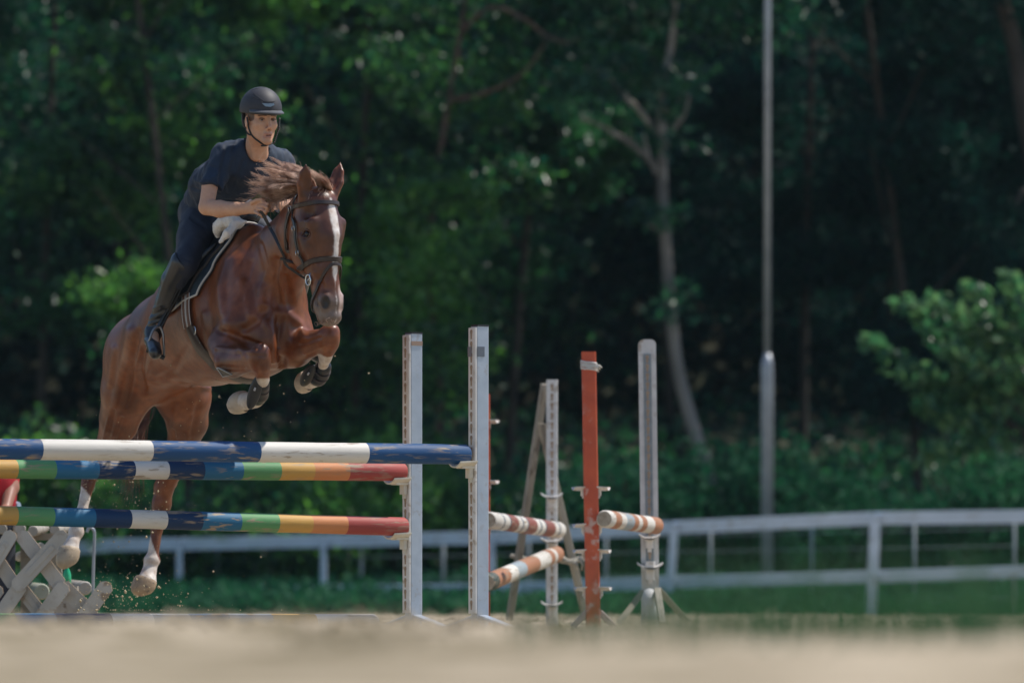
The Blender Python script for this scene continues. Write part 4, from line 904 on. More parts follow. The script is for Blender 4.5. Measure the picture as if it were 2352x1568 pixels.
# hooves
def hoof(name, top, axis, toe, rt, rb, L, label=None, c=(.30, .21, .13), down=False):
    top, axis, toe = Vector(top), Vector(axis).normalized(), Vector(toe); toe = (toe-axis*toe.dot(axis)).normalized(); sd_ = axis.cross(toe); n = 28; v = []; f = []
    rings = [(-.10, .86, 0), (0, 1.0, 0), (.12, 1.03, .02), (.5, 1.14, .12), (.9, 1.26, .24), (1, 1.25, .25), (.985, 1.12, .25), (.90, .95, .22), (.88, .3, .2)]
    if down: rings = [(-.10, .90, 0), (0, 1.0, 0), (.12, 1.03, .01), (.4, 1.05, .05), (.65, 1.0, .10), (.85, .86, .15), (.97, .62, .18), (1.03, .30, .19)]
    for t_, s_, sh in rings:
        for k in range(n):
            a = 2*math.pi*k/n; rr = rt*s_; hgt = t_*L*(1 if math.cos(a) > 0 else 1+.22*math.cos(a))
            heel = 1-.18*max(0, -math.cos(a))**2; v.append(top+axis*hgt+toe*(math.cos(a)*rr*1.08*heel+sh*rt*.9)+sd_*math.sin(a)*rr)
    for i in range(len(rings)-1):
        for k in range(n): f.append((i*n+k, i*n+(k+1) % n, i*n+n+(k+1) % n, i*n+n+k))
    f.append(tuple(range((len(rings)-1)*n, len(rings)*n)))
    m_ = mat('hoof_'+str(c), c, .55, tuple(x*.7 for x in c), 14, wear=(.16, .12, .09), wscale=30, wamt=.3, bump=.0015, bscale=60)
    o = mesh_obj('hoof', v, f, m_, horse); auto_smooth(o, 40); return o
hoof('h', P(160, 1262, 31.82), (-.10, -.25, -1), (-.75, -.5, 0), .058, 0, .105, c=(.50, .39, .27), down=True)
hoof('h', P(336, 1332, 31.88), (-.30, -.2, -1), (-.7, -.5, 0), .060, 0, .092, c=(.38, .27, .17), down=True)
hoof('h', P(560, 920, 30.0), (-1, .55, -.04), (-.2, .3, -1), .056, 0, .085, c=(.56, .46, .36), down=True)
hoof('h', P(706, 873, 30.07), (-1, .60, -.12), (-.2, .3, -1), .054, 0, .062, c=(.56, .46, .36), down=True)
# hair: bundles of tapering ribbons-tubes
hair_m = mat('flaxen_hair', (.68, .46, .34), .40, (.24, .10, .05), 20, spec=.4)  # lightened: sun on the mane is put into the hair colour
hair_d = mat('dark_hair', (.12, .05, .03), .45, (.2, .09, .05), 14)
def hair(name, strands, m_, w0=.0032, seg=9):
    v = []; f = []
    for pts, wv in strands:
        c = catmull(pts, 4); n_ = len(c); k0 = len(v)
        for i, p_ in enumerate(c):
            t_ = i/(n_-1); w_ = wv*(1-t_)**.6+.0003; d = c[min(i+1, n_-1)]-c[max(i-1, 0)]; s_ = np.cross(d, [0, -1, .3]); s_ /= max(np.linalg.norm(s_), 1e-9); u_ = np.cross(s_, d); u_ /= max(np.linalg.norm(u_), 1e-9)
            v += [p_+s_*w_, p_-s_*w_*.5+u_*w_*.8, p_-s_*w_*.5-u_*w_*.8]
        for i in range(n_-1):
            for j in range(3): f.append((k0+i*3+j, k0+i*3+(j+1) % 3, k0+i*3+3+(j+1) % 3, k0+i*3+3+j))
    return mesh_obj(name, np.array(v), f, m_, horse)
rs = np.random.default_rng(4)
crest = [(728, 428, 29.50), (706, 436, 29.55), (684, 446, 29.62), (660, 452, 29.70), (640, 462, 29.78), (622, 480, 29.88)]
locks = [  # root position along crest (0..1), tip, lift
 (.05, (640, 372)), (.10, (622, 362)), (.12, (604, 378)), (.18, (592, 388)), (.22, (612, 395)), (.26, (580, 398)), (.30, (588, 412)), (.34, (572, 420)), (.38, (577, 432)), (.42, (590, 440)), (.46, (574, 441)), (.5, (600, 446)), (.56, (612, 448)), (.62, (622, 452)),
 (.02, (665, 380)), (.04, (684, 386)), (.0, (655, 375)), (.7, (640, 452)), (.16, (632, 385)), (.2, (645, 392)), (.36, (605, 425)), (.3, (620, 410)), (.44, (625, 435)), (.1, (668, 398)), (.24, (655, 408)), (.15, (600, 368))]
def cr(t_): 
    t_ *= len(crest)-1; i = min(int(t_), len(crest)-2); a, b = np.array(crest[i], float), np.array(crest[i+1], float); return a+(b-a)*(t_-i)
st = []
locks2 = locks+[(rs.uniform(.0, .7), None) for _ in range(64)]
for t0, tip in locks2:
    if tip is None:
        a_ = cr(t0); an_ = rs.uniform(2.55, 3.30)-t0*.25; ln_ = rs.uniform(38, 92)*(1-.35*t0); tip = (a_[0]+math.cos(an_)*ln_, a_[1]+4-math.sin(an_)*ln_-12*(1-t0))
    cx, cy, cd = rs.normal()*5, rs.normal()*6, rs.normal()*.06
    for _ in range(62):
        r0 = cr(np.clip(t0+rs.normal()*.035, 0, 1)); tx = np.array([tip[0]+rs.normal()*1.9, tip[1]+rs.normal()*1.7]); sc = rs.uniform(.66, 1.05); tx = r0[:2]+(tx-r0[:2])*sc
        m1 = r0[:2]+(tx-r0[:2])*.35+np.array([rs.normal()*1.5+cx*.5, -8+rs.normal()*2.5+cy]); m2 = r0[:2]+(tx-r0[:2])*.72+np.array([rs.normal()*1.6+cx, -4+rs.normal()*2+cy]); Y = r0[2]; dy = cd+rs.normal()*.012
        st.append(([PA(r0[0], r0[1]+4, Y+.01), PA(m1[0], m1[1], Y+.03+dy*.5), PA(m2[0], m2[1], Y+.10+dy), PA(tx[0], tx[1], Y+.15+dy*1.5)], rs.uniform(.0005, .0013)))
hair('mane', st, hair_m)
st = []
for (x0, y0, x1, y1, n_) in ((752, 436, 716, 398, 70), (748, 434, 722, 402, 60), (755, 440, 734, 404, 70), (757, 441, 744, 412, 60), (744, 436, 708, 392, 60), (752, 438, 727, 412, 60), (758, 443, 752, 418, 40), (742, 436, 746, 456, 60), (730, 434, 712, 452, 50), (736, 434, 728, 450, 50), (750, 440, 756, 452, 30)):
    cx, cy = rs.normal()*3, rs.normal()*2
    for _ in range(n_*2):
        a = np.array([x0+rs.normal()*4, y0+rs.normal()*2]); b = np.array([x1+rs.normal()*3.5, y1+rs.normal()*3]); b = a+(b-a)*rs.uniform(.7, 1.15); m_ = (a+b)/2+np.array([rs.normal()*1.5+cx, -6+rs.normal()*1.5+cy])
        st.append(([PA(a[0], a[1], 29.47), PA(m_[0], m_[1], 29.42+rs.normal()*.015), PA(b[0], b[1], 29.42+rs.normal()*.03)], rs.uniform(.0005, .0012)))
hair('forelock', st, hair_m)
st = []     # loose wisps along the crest and under the jaw
for _ in range(260):
    r0 = cr(rs.uniform(.0, .9)); an_ = rs.uniform(2.0, 3.6); ln_ = rs.uniform(40, 100); tx = r0[:2]+np.array([math.cos(an_)*ln_, -math.sin(an_)*ln_]); st.append(([PA(r0[0], r0[1], r0[2]), PA((r0[0]+tx[0])/2+rs.normal()*6, (r0[1]+tx[1])/2-8+rs.normal()*5, r0[2]+.05), PA(tx[0], tx[1], r0[2]+.12)], .0007))
for _ in range(90):
    r0 = cr(rs.uniform(.25, 1)); tx = r0[:2]+np.array([rs.uniform(-14, 10), rs.uniform(6, 30)])
    st.append(([PA(r0[0], r0[1], r0[2]-.02), PA((r0[0]+tx[0])/2-3, (r0[1]+tx[1])/2-3, r0[2]-.10), PA(tx[0], tx[1], r0[2]-.13)], .0014))
for _ in range(40):
    a = hp(-.07+rs.normal()*.03, rs.uniform(-.04, .05), .57); st.append(([a, a+Vn(rs.normal()*.006, -.01, -.010), a+Vn(rs.normal()*.012+.004, -.015, -.024)], .0006))
hair('hair_wisps', st, hair_m)['kind'] = 'stuff'
st = []     # tail, streaming behind between the hind legs
for _ in range(420):
    a = PA(352+rs.normal()*4, 790+rs.normal()*4, 31.98); e = rs.uniform(); b = np.array([300+rs.normal()*16, 1090+rs.normal()*30]) if e < .8 else np.array([262+rs.normal()*16, 1100+rs.normal()*10])
    st.append(([a, PA(345+rs.normal()*7, 860, 32.12), PA(322+rs.normal()*10, 960, 32.15), PA(b[0], b[1], 32.1+rs.normal()*.05)], rs.uniform(.0015, .003)))
hair('tail', st, hair_d)
# ================================================================ tack
C0 = PA(545, 718, 30.5)
def trunk(t_, ang, off=.004):       # a point on the horse's coat: t metres along the trunk, ang degrees round from the spine to the right side
    o = Vector(C0+HF*t_); a = R(ang); d = Vector(HU*math.cos(a)+HR*math.sin(a)); r = bvh.ray_cast(o, d)
    return r[0]+d*off, d
def trunk_sheet(name, m_, parent, angs, tf, tb, off, nt_=14, thick=.008, edge=None, em=None, label=None):
    """cloth lying over the trunk: tf / tb give front and back edge for each angle"""
    v = []; n_ = len(angs)
    for a in angs:
        f_, b_ = tf(a), tb(a)
        for j in range(nt_):
            p_, d = trunk(b_+(f_-b_)*j/(nt_-1), a, off); v.append((p_, d))
    top = [p_+d*thick for p_, d in v]; bot = [p_ for p_, d in v]; k = len(v); f = []
    for i in range(n_-1):
        for j in range(nt_-1):
            q_ = (i*nt_+j, i*nt_+j+1, (i+1)*nt_+j+1, (i+1)*nt_+j); f.append(q_); f.append(tuple(x+k for x in q_[::-1]))
    bd = [i*nt_ for i in range(n_)]+[(n_-1)*nt_+j for j in range(1, nt_)]+[i*nt_+nt_-1 for i in range(n_-2, -1, -1)]+[j for j in range(nt_-2, 0, -1)]
    for a, b in zip(bd, bd[1:]+bd[:1]): f.append((a, b, b+k, a+k))
    o = mesh_obj(name, top+bot, f, m_, parent); bpy.context.view_layer.update(); auto_smooth(o, 50)
    if edge:
        mb = MB(); pts = [top[i] for i in bd if True]; mb.tube(pts+[pts[0]], edge, 6, cap=False); mb.build('piping', em, o, True)
    return o
def mir_a(fn): return lambda a: fn(abs(a))
pf = lambda a: float(np.interp(abs(a), [0, 18, 27, 33, 40, 62, 85], [.29, .29, .285, .262, .232, .168, .110]))
navy_cloth = mat('navy_cloth', (.012, .022, .035), .8, (.02, .035, .05), 30, bump=.001, bscale=300)
cream_cord = mat('cream_cord', (.50, .47, .43), .7)
blk = mat('black_leather', (.010, .011, .014), .38, (.018, .02, .024), 20, bump=.0008, bscale=120)
brown_l = mat('dark_brown_leather', (.040, .024, .019), .42, (.028, .017, .014), 30, bump=.0006, bscale=150)
steel = mat('steel', (.62, .62, .63), .22, metal=1)
sp = trunk(.1, 20)[0]
pad = trunk_sheet('saddle_pad', navy_cloth, None, list(np.linspace(-80, 80, 41)), pf, lambda a: -.36+.10*(abs(a)/86)**2, .006, 18, .012, .006, cream_cord)
tag(pad, 'dark navy saddle pad edged with cream piping under the saddle', 'saddle pad')
pad.name = 'saddle_pad'
# fleece half pad rolled up over the withers
fq = SDF(P(480, 570, 30.0)-Vector((0, 0, 0)), P(590, 485, 30.75), .006)
for a, b, r0, r1 in (((500, 541, 30.33), (498, 522, 30.30), .020, .030), ((498, 522, 30.30), (512, 510, 30.27), .030, .034), ((512, 510, 30.27), (532, 506, 30.24), .034, .036), ((532, 506, 30.24), (548, 514, 30.22), .036, .028), ((548, 514, 30.22), (566, 508, 30.2), .022, .010),
                     ((540, 515, 30.2), (522, 536, 30.16), .028, .024), ((522, 536, 30.16), (506, 556, 30.17), .022, .015), ((532, 506, 30.24), (560, 510, 30.5), .036, .03), ((512, 515, 30.30), (540, 520, 30.55), .034, .03)):
    fq.cone(PA(*a), r0*.72, PA(*b), r1*.72, .03)
fq.ell(PA(506, 530, 30.19), (.012, .03, .020), None, .008, sub=True)
fV, fQ = fq.mesh(1); N_ = vnormals(fV, fQ); fV = fV+N_*((vnoise3(fV, 60)-.5)*.005+(vnoise3(fV, 160, 2)-.5)*.005)[:, None]
tag(mesh_obj('fleece_half_pad', fV, fQ, mat('fleece', (.80, .77, .73), .95, (.70, .66, .61), 40, bump=.003, bscale=260, sheen=.3)), 'white fleecy half pad bulging over the withers in front of the saddle', 'half pad')
# saddle
sd_t = thing('saddle', 'black leather jumping saddle under the rider', 'saddle', tuple(sp))
ff = lambda a: float(np.interp(abs(a), [14, 27, 33, 40, 62, 76], [.22, .225, .20, .17, .11, .07])); fb = lambda a: float(np.interp(abs(a), [14, 40, 62, 76], [-.20, -.16, -.14, -.10]))
for s in (1, -1):
    trunk_sheet('flap', blk, sd_t, [s*a for a in np.linspace(14, 75, 20)], ff, fb, .022, 12, .010, .0032, brown_l)
    # knee roll
    mb = MB(); pts = []
    for a in np.linspace(28, 66, 9): pts.append(trunk(ff(a)-.045, s*a, .040)[0])
    mb.tube(pts, [.006, .014, .018, .019, .019, .018, .016, .012, .006], 10); mb.build('knee_roll', blk, sd_t, True)
sq = SDF(np.array(sp)-.55, np.array(sp)+.55, .009)
def ts(t_, a, off): return np.array(trunk(t_, a, off)[0])
sq.chain([(ts(.27, 0, .055), (.05, .035)), (ts(.20, 0, .05), (.075, .04)), (ts(.05, 0, .035), (.10, .03)), (ts(-.10, 0, .045), (.14, .035)), (ts(-.22, 0, .075), (.12, .03))], HR, .02, .02)
sV, sQ = sq.mesh(2); mesh_obj('seat', sV, sQ, blk, sd_t)
# girth and its straps
gt = lambda a: float(np.interp(abs(a), [80, 108, 131, 150, 180], [.030, .010, .022, .07, .12]))
mb = MB(); an = list(np.linspace(104, 256, 40)); pts = []; nn = []; ws = []
for a in an:
    aa = a if a <= 180 else 360-a; p_, d = trunk(gt(aa), a if a <= 180 else a-360, .010); pts.append(p_); nn.append(d); ws.append(.068+.03*smooth01((aa-108)/40))
mb.strap(pts, nn, ws, .006); g_o = tag(mb.build('girth', brown_l, None, False), 'dark brown leather girth curving under the belly of the horse', 'girth'); auto_smooth(g_o, 60)
for s in (1, -1):       # elastic, girth straps with pale edges
    for j, dt in enumerate((-.022, .020)):
        pts = []; nn = []
        for a in np.linspace(75, 106, 8): p_, d = trunk(gt(a)+dt, s*a, .018); pts.append(p_); nn.append(d)
        mb = MB(); mb.strap(pts, nn, .034, .003); o = mb.build('girth_strap', mat('tan_strap', (.17, .085, .055), .6, (.12, .06, .04), 40), g_o)
        for e in (-.017, .017):
            m2 = MB(); m2.tube([p_+Vector(HF)*e+n_*.002 for p_, n_ in zip(pts, nn)], .0026, 5); m2.build('edge_cord', cream_cord, o, True)
    p_, d = trunk(gt(112)+.045, s*112, .016); m2 = MB(); ring = [p_+Vector(HF)*math.cos(q_)*.014+Vector(HU)*math.sin(q_)*.02 for q_ in np.linspace(-2.2, 2.2, 12)]; m2.tube(ring, .0035, 6); m2.build('ring', steel, g_o, True)
pts = [near_surf(np.array(hit(x, y, .0)[0] if hit(x, y, .0)[0] else trunk(.1, 140)[0]), .019) for x, y in ((502, 838), (508, 838), (538, 853), (517, 858))]
mb = MB(); mb.add([p_+n_*.0015 for p_, n_ in pts]+[p_-n_*.004 for p_, n_ in pts], [(0, 1, 2, 3), (7, 6, 5, 4)]+[(i_, 4+i_, 4+(i_+1) % 4, (i_+1) % 4) for i_ in range(4)]); o = mb.build('patch', mat('olive_patch', (.12, .10, .075), .7), g_o)
mb = MB(); mb.tube([p_+n_*.003 for p_, n_ in pts]+[pts[0][0]+pts[0][1]*.003], .0022, 5); mb.build('edge_cord', cream_cord, o, True)
# ---------------------------------------------------------------- bridle
br = thing('bridle', 'dark leather bridle with silver bit and reins on the horse head', 'bridle', tuple(HC))
def mirH(p_): p_ = np.array(p_); return p_-2*((p_-HC)@HS)*HS
def headstrap(pix, off, w_, t, name='strap', mirror=True, join=False, m_=brown_l, pre=None, post=None):
    P3 = []; N3 = []
    for h_ in (pre or []): a, n_ = near_surf(h_, off); P3.append(np.array(a)); N3.append(np.array(n_))
    for x, y in pix:
        a, n_ = hit(x, y, off)
        if a is None: continue
        P3.append(np.array(a)); N3.append(np.array(n_))
    for h_ in (post or []): a, n_ = near_surf(h_, off); P3.append(np.array(a)); N3.append(np.array(n_))
    mi = [mirH(a) for a in P3]; mn = [n_-2*(n_@HS)*HS for n_ in N3]
    def snap(L_): return [near_surf(a, off) for a in L_]
    def mk(pts, nn):
        d = catmull(pts, 4); dn = catmull(nn, 4); out = []; on = []
        for a, n_ in zip(d, dn):
            b, bn = near_surf(a, off); out.append(b if (Vector(a)-b).length < .03 else Vector(a)); on.append(Vector(n_))
        mb = MB(); mb.strap(out, on, w_, t); return auto_smooth(mb.build(name, m_, br), 60)
    if join: mk(P3+mi[::-1], N3+mn[::-1])
    else:
        mk(P3, N3)
        if mirror: s_ = snap(mi); mk([np.array(a) for a, b in s_], [np.array(b) for a, b in s_])
headstrap([(674, 478), (686, 472), (704, 468), (730, 465), (748, 465)], .006, .022, .005, 'browband', join=True)
headstrap([(701, 608), (714, 601), (735, 596), (756, 594)], .006, .026, .005, 'noseband', join=True, pre=[hp(-.20, .012, .27), hp(-.18, .05, .275)])
headstrap([(730, 664), (735, 648), (744, 630), (755, 614), (764, 607)], .007, .016, .004, 'flash_strap', join=True, pre=[hp(-.135, .012, .505), hp(-.13, .035, .50)])
headstrap([(676, 486), (678, 510), (681, 535), (687, 578), (697, 615), (704, 634)], .009, .017, .004, 'cheekpiece', m_=blk, pre=[hp(-.15, .0, -.055), hp(-.13, .06, -.03)])
headstrap([(671, 484), (660, 521), (657.5, 551), (663, 578)], .008, .013, .0035, 'throat_lash', pre=[hp(-.15, .0, -.045), hp(-.14, .06, -.02)], post=[hp(-.25, .01, .17)])
for x, y in ((679, 526), (671, 480), (687, 580)):
    a, n_ = hit(x, y, .013)
    if a is None: continue
    for pp in (np.array(a), mirH(a)):
        c = Vector(pp); mb = MB(); r_ = [c+Vector(HS)*0+Vector(HL)*dl+Vector(HN)*dn for dl, dn in ((-.012, -.010), (-.012, .010), (.012, .010), (.012, -.010), (-.012, -.010))]; mb.tube(r_, .0024, 6); mb.build('buckle', steel, br, True)
bit = hit(712, 642, .012)[0]; bits = [np.array(bit), mirH(bit)]
for c in bits:
    mb = MB(); c = Vector(c); mb.tube([c+Vector(HL)*math.cos(q_)*.026+Vector(HN)*math.sin(q_)*.020+Vector(HN)*.004 for q_ in np.linspace(0, 2*math.pi, 21)], .0038, 7); mb.build('bit_ring', steel, br, True)
    mb = MB(); mb.tube([c+Vector(HN)*.026-Vector(HL)*.035, c+Vector(HN)*.016-Vector(HL)*.004, c+Vector(HN)*-.002+Vector(HL)*.004], [.003, .004, .004], 7); mb.build('bit_cheek', steel, br, True)
mb = MB(); mb.tube([bits[0], mirH(bits[0])], .006, 8); mb.build('mouthpiece', steel, br, True)
# reins: down the right of the neck to the right hand, and the far one to the left hand
hand_R = PA(600, 485, 29.74); hand_L = PA(628, 466, 29.93)
rp = [bits[0]+np.array([0, -.01, -.012])]
for x, y in ((703, 641), (690, 630), (676, 619), (660, 605), (655, 589), (646, 565), (636, 543), (625, 525), (614, 511)):
    a, n_ = hit(x, y, .012); rp.append(np.array(a) if a is not None and a.y < 30.2 else PA(x, y, 29.75))
rp.append(hand_R)
rY = np.array([a[1] for a in rp]); rY = np.minimum(rY, np.convolve(np.pad(rY, 1, 'edge'), [.25, .5, .25], 'valid')); rp = [a*(y_/a[1])+np.array([0, 0, CH*(1-y_/a[1])]) for a, y_ in zip(rp, rY)]
c = catmull(rp, 5); mb = MB(); mb.strap(c, [(-.35, -1, .1)]*len(c), [.013+.004*smooth01((i/len(c)-.5)*4) for i in range(len(c))], .003); mb.build('rein', blk, br)
rl = [bits[1]]; e0 = bits[1]
for k in np.linspace(.15, .9, 6):
    p_ = e0*(1-k)+hand_L*k; a, n_ = near_surf(p_, .012); rl.append(np.array(a) if np.linalg.norm(np.array(a)-p_) > .02 and (Vector(p_)-a).dot(n_) < 0 else p_)
rl.append(hand_L); c = catmull(rl, 4); mb = MB(); mb.strap(c, [(.8, -.3, .1)]*len(c), .013, .003); mb.build('rein', blk, br)
# loose end of the reins between the hands and over the withers
mb = MB(); c = catmull([hand_R, PA(592, 497, 29.80), PA(590, 500, 29.95), PA(606, 480, 30.02), PA(622, 470, 29.98), hand_L], 4); mb.strap(c, [(0, -1, .2)]*len(c), .012, .002); mb.build('rein', blk, br)
# ---------------------------------------------------------------- tendon boots on the forelegs
def tboot(label, wrap, blade, br_, group=None):
    t = thing('tendon_boot', label, 'leg boot', tuple(PA(*wrap[0][0])), 'tendon boots on the forelegs')
    qq = SDF(np.min([PA(*w_[0]) for w_ in wrap], 0)-.10, np.max([PA(*w_[0]) for w_ in wrap], 0)+.10, .004)
    for (a, r0), (b, r1) in zip(wrap[:-1], wrap[1:]): qq.cone(PA(*a), r0, PA(*b), r1, .01)
    v, f = qq.mesh(1); mesh_obj('strapping', v, f, blk, t)
    a, b = PA(*blade[0]), PA(*blade[1]); qq = SDF(np.minimum(a, b)-.09, np.maximum(a, b)+.09, .004); ax = (b-a)/np.linalg.norm(b-a); L = np.linalg.norm(b-a)
    s_ = np.cross(ax, br_); s_ /= np.linalg.norm(s_); n_ = np.cross(ax, s_)
    qq.ell((a+b)/2, (L/2, .030, .014), (ax, s_, n_), .01); qq.ell((a+b)/2+ax*.02, (L*.36, .022, .012), (ax, s_, n_), .02)
    v, f = qq.mesh(1); o = mesh_obj('shell', v, f, blk, t)
    mb = MB(); c = Vector((a+b)/2-ax*.01)+Vector((-.002, -.030, 0)); mb.tube([c-Vector(ax)*.008, c+Vector(ax)*.008], .005, 8); mb.build('stud', mat('stud_grey', (.4, .4, .42), .4), t, True)
    for k in (.25, .7):
        mb = MB(); w0, w1 = PA(*wrap[0][0]), PA(*wrap[-1][0]); c = w0*(1-k)+w1*k; ax2 = Vector(w1-w0).normalized(); u_ = ax2.orthogonal().normalized(); q_ = ax2.cross(u_); rr = wrap[0][1]*(1-k)+wrap[-1][1]*k+.002
        mb.tube([Vector(c)+u_*math.cos(x)*rr+q_*math.sin(x)*rr for x in np.linspace(0, 2*math.pi, 17)], .004, 6); mb.build('strap', brown_l, t, True)
tboot('black tendon boot on the bent right foreleg, left of the other', [((603, 884, 29.76), .036), ((598, 905, 29.84), .040), ((592, 912, 29.87), .043)], ((598, 858, 29.70), (573, 938, 29.78)), (0, -1, 0))
tboot('black tendon boot on the bent left foreleg, under the horse muzzle', [((744, 843, 29.87), .038), ((738, 856, 29.92), .042), ((730, 866, 29.95), .047)], ((722, 838, 29.84), (694, 884, 29.98)), (0, -1, 0))
# ================================================================ the rider
def mirT(p_): p_ = np.array(p_); return p_-2*((p_-C0)@HR)*HR
skinC = Vn(.58, .33, .215)
FD = Vn(.45, -.89, -.05); FD /= np.linalg.norm(FD); FR = Vn(-.89, -.45, 0); FR /= np.linalg.norm(FR); FR -= FD*(FR@FD); FR /= np.linalg.norm(FR); FU = np.cross(FR, FD); FU *= 1 if FU[2] > 0 else -1
FC = PA(600, 270, 29.98)
def fp(f, r, u): return FC+FD*f+FR*r+FU*u
rq = SDF((-1.92, 29.55, 1.32), (-.98, 30.98, 2.72), .0046)
# head
fa = (FD, FR, FU)
rq.ell(fp(-.012, 0, .030), (.094, .074, .098), fa, .02); rq.ell(fp(.018, 0, -.045), (.070, .060, .080), fa, .03)
for s in (1, -1):
    rq.cone(fp(.0, s*.047, -.066), .022, fp(.074, s*.010, -.117), .016, .022)
    rq.ell(fp(.052, s*.040, -.038), (.026, .022, .022), fa, .02)
    rq.cone(fp(.084, s*.012, .010), .009, fp(.068, s*.046, .010), .009, .012)
    rq.ell(fp(.089, s*.030, -.012), (.013, .018, .011), fa, .012, sub=True)
    rq.ell(fp(.096, s*.012, -.060), (.010, .0075, .007), fa, .006)
    rq.ell(fp(-.004, s*.077, -.022), (.018, .008, .031), fa, .006); rq.ell(fp(.000, s*.086, -.020), (.009, .006, .018), fa, .004, sub=True)
rq.cone(fp(.088, 0, .000), .008, fp(.110, 0, -.050), .0105, .012)
rq.ell(fp(.086, 0, -.084), (.013, .023, .016), fa, .012)
rq.ell(fp(.097, 0, -.084), (.007, .021, .0055), fa, .005); rq.ell(fp(.094, 0, -.0985), (.008, .018, .0062), fa, .005)
rq.ell(fp(.101, 0, -.0915), (.008, .013, .0024), fa, .003, sub=True)
rq.ell(fp(.079, 0, -.118), (.017, .022, .016), fa, .015)
# neck, torso
rq.cone(fp(-.030, 0, -.075), .054, PA(588, 352, 30.10), .060, .03)
for s in (1, -1): rq.cone(fp(-.01, s*.05, -.07), .014, PA(588, 362, 30.03), .012, .03)
torso = [(PA(474, 462, 30.58), (.085, .065)), (PA(500, 428, 30.44), (.105, .075)), (PA(545, 398, 30.28), (.125, .080)), (PA(574, 374, 30.16), (.115, .060)), (PA(586, 354, 30.12), (.06, .05))]
rq.chain(torso, HR, .03, .02)
# arms
sR, eR, wR = PA(513, 356, 30.10), PA(474, 476, 29.98), PA(560, 479, 29.86)
sL, eL, wL = PA(643, 372, 30.30), PA(672, 446, 30.22), PA(650, 474, 30.03)
rq.cone(sR, .030, PA(482, 426, 30.02), .039, .01); rq.cone(PA(482, 428, 30.02), .040, eR, .038, .01); rq.cone(eR, .038, PA(505, 480, 29.94), .043, .012)
rq.cone(PA(505, 480, 29.94), .042, PA(545, 480, 29.88), .033, .012); rq.cone(PA(545, 480, 29.88), .033, wR, .027, .01)
rq.cone(sL, .036, eL, .038, .02); rq.cone(eL, .040, wL, .028, .012)
# right hand: palm and five fingers closed on the rein
rq.ecap(wR, (.020, .028), PA(594, 474, 29.80), (.017, .038), (0, -1, 0), .015)
def finger(pts, r0, r1): 
    n_ = len(pts)-1
    for i in range(n_): rq.cone(PA(*pts[i]), r0+(r1-r0)*i/n_, PA(*pts[i+1]), r0+(r1-r0)*(i+1)/n_, .0035)
finger([(594, 466, 29.79), (606, 464.5, 29.755), (615, 468.5, 29.735), (619, 475, 29.75)], .0105, .0078)
finger([(594, 473, 29.785), (606, 472.5, 29.745), (614, 477.5, 29.725), (616, 485, 29.745)], .0105, .0080)
finger([(592, 480, 29.785), (603, 482, 29.745), (610, 487, 29.735), (610, 493, 29.755)], .0100, .0076)
finger([(586, 487, 29.79), (595, 491.5, 29.76), (602, 495, 29.755), (602, 499, 29.775)], .0092, .0068)
finger([(578, 466, 29.80), (590, 460, 29.775), (602, 458.5, 29.76), (611, 461, 29.765)], .0115, .0085)
# left hand over the crest
rq.ecap(wL, (.018, .027), PA(633, 468, 29.96), (.018, .034), (0, -1, 0), .012)
finger([(640, 470, 29.97), (636, 460, 29.935), (634, 450, 29.925), (632.5, 443, 29.93)], .0125, .0095)
finger([(634, 462, 29.95), (626, 461.5, 29.915), (619, 464, 29.905)], .0098, .0075); finger([(633, 468, 29.95), (625, 468, 29.91), (619, 471, 29.905)], .0098, .0075)
finger([(632, 474, 29.95), (625, 475, 29.915), (621, 478, 29.915)], .0095, .0072); finger([(633, 480, 29.955), (627, 482, 29.925), (624, 485, 29.93)], .0086, .0064)
# pelvis and legs (under the breeches)
hipR, kneeR = PA(464, 492, 30.60), PA(428, 606, 30.28); ankR, toeR = PA(353, 762, 30.42), PA(358, 806, 30.27); hipL, kneeL = mirT(hipR), mirT(kneeR)
rq.chain([(PA(478, 450, 30.56), (.08, .07)), (PA(476, 490, 30.64), (.10, .08))], HR, .02, .02)
rq.cone(hipR, .070, kneeR, .038, .02); rq.cone(kneeR, .036, PA(382, 690, 30.38), .030, .01); rq.cone(PA(382, 690, 30.38), .030, ankR, .024, .01); rq.cone(ankR, .024, toeR, .020, .01)
rq.cone(hipL*.5+hipR*.5+np.array([.03, .02, 0]), .06, mirT(hipR)*.6+kneeL*.4, .05, .02)
rV, rQ = rq.mesh(1); rV = lap(rV, rQ, .3)
sp_ = proj(rV); lf, lr, lu = (rV-FC)@FD, (rV-FC)@FR, (rV-FC)@FU
sc_ = np.tile(skinC, (len(rV), 1)); 
def sb(mask, c): 
    global sc_; sc_ = sc_*(1-mask[:, None])+np.array(c)*mask[:, None]
hd_ = (lu > -.15) & (lu < .15) & (lf > -.12) & (np.abs(lr) < .1)
sb(np.where(hd_ & (lf > .06), smooth01((.020-np.abs(np.hypot(lf*0, 0)+lu+.0915))/.006)*smooth01((.026-np.abs(lr))/.006)*(np.abs(lu+.0915) < .0125), 0)*.6, (.36, .14, .11))
sb(np.where(hd_ & (lf > .075), (np.abs(lu+.0915) < .0035)*(np.abs(lr) < .014), 0)*.8, (.09, .03, .025))
for s in (1, -1):
    sb(np.where(hd_ & (lf > .045), smooth01((.0055-np.abs(lu-.0085+.10*np.abs(np.abs(lr)-.026)))/.004)*smooth01((.024-np.abs(lr-s*.031))/.006), 0)*.9, (.035, .020, .014))     # eyebrows
    sb(np.where(hd_ & (lf > .03), smooth01((.018-np.hypot(lr-s*.031, (lu+.012)*1.5))/.008), 0)*.35, (.25, .11, .08))
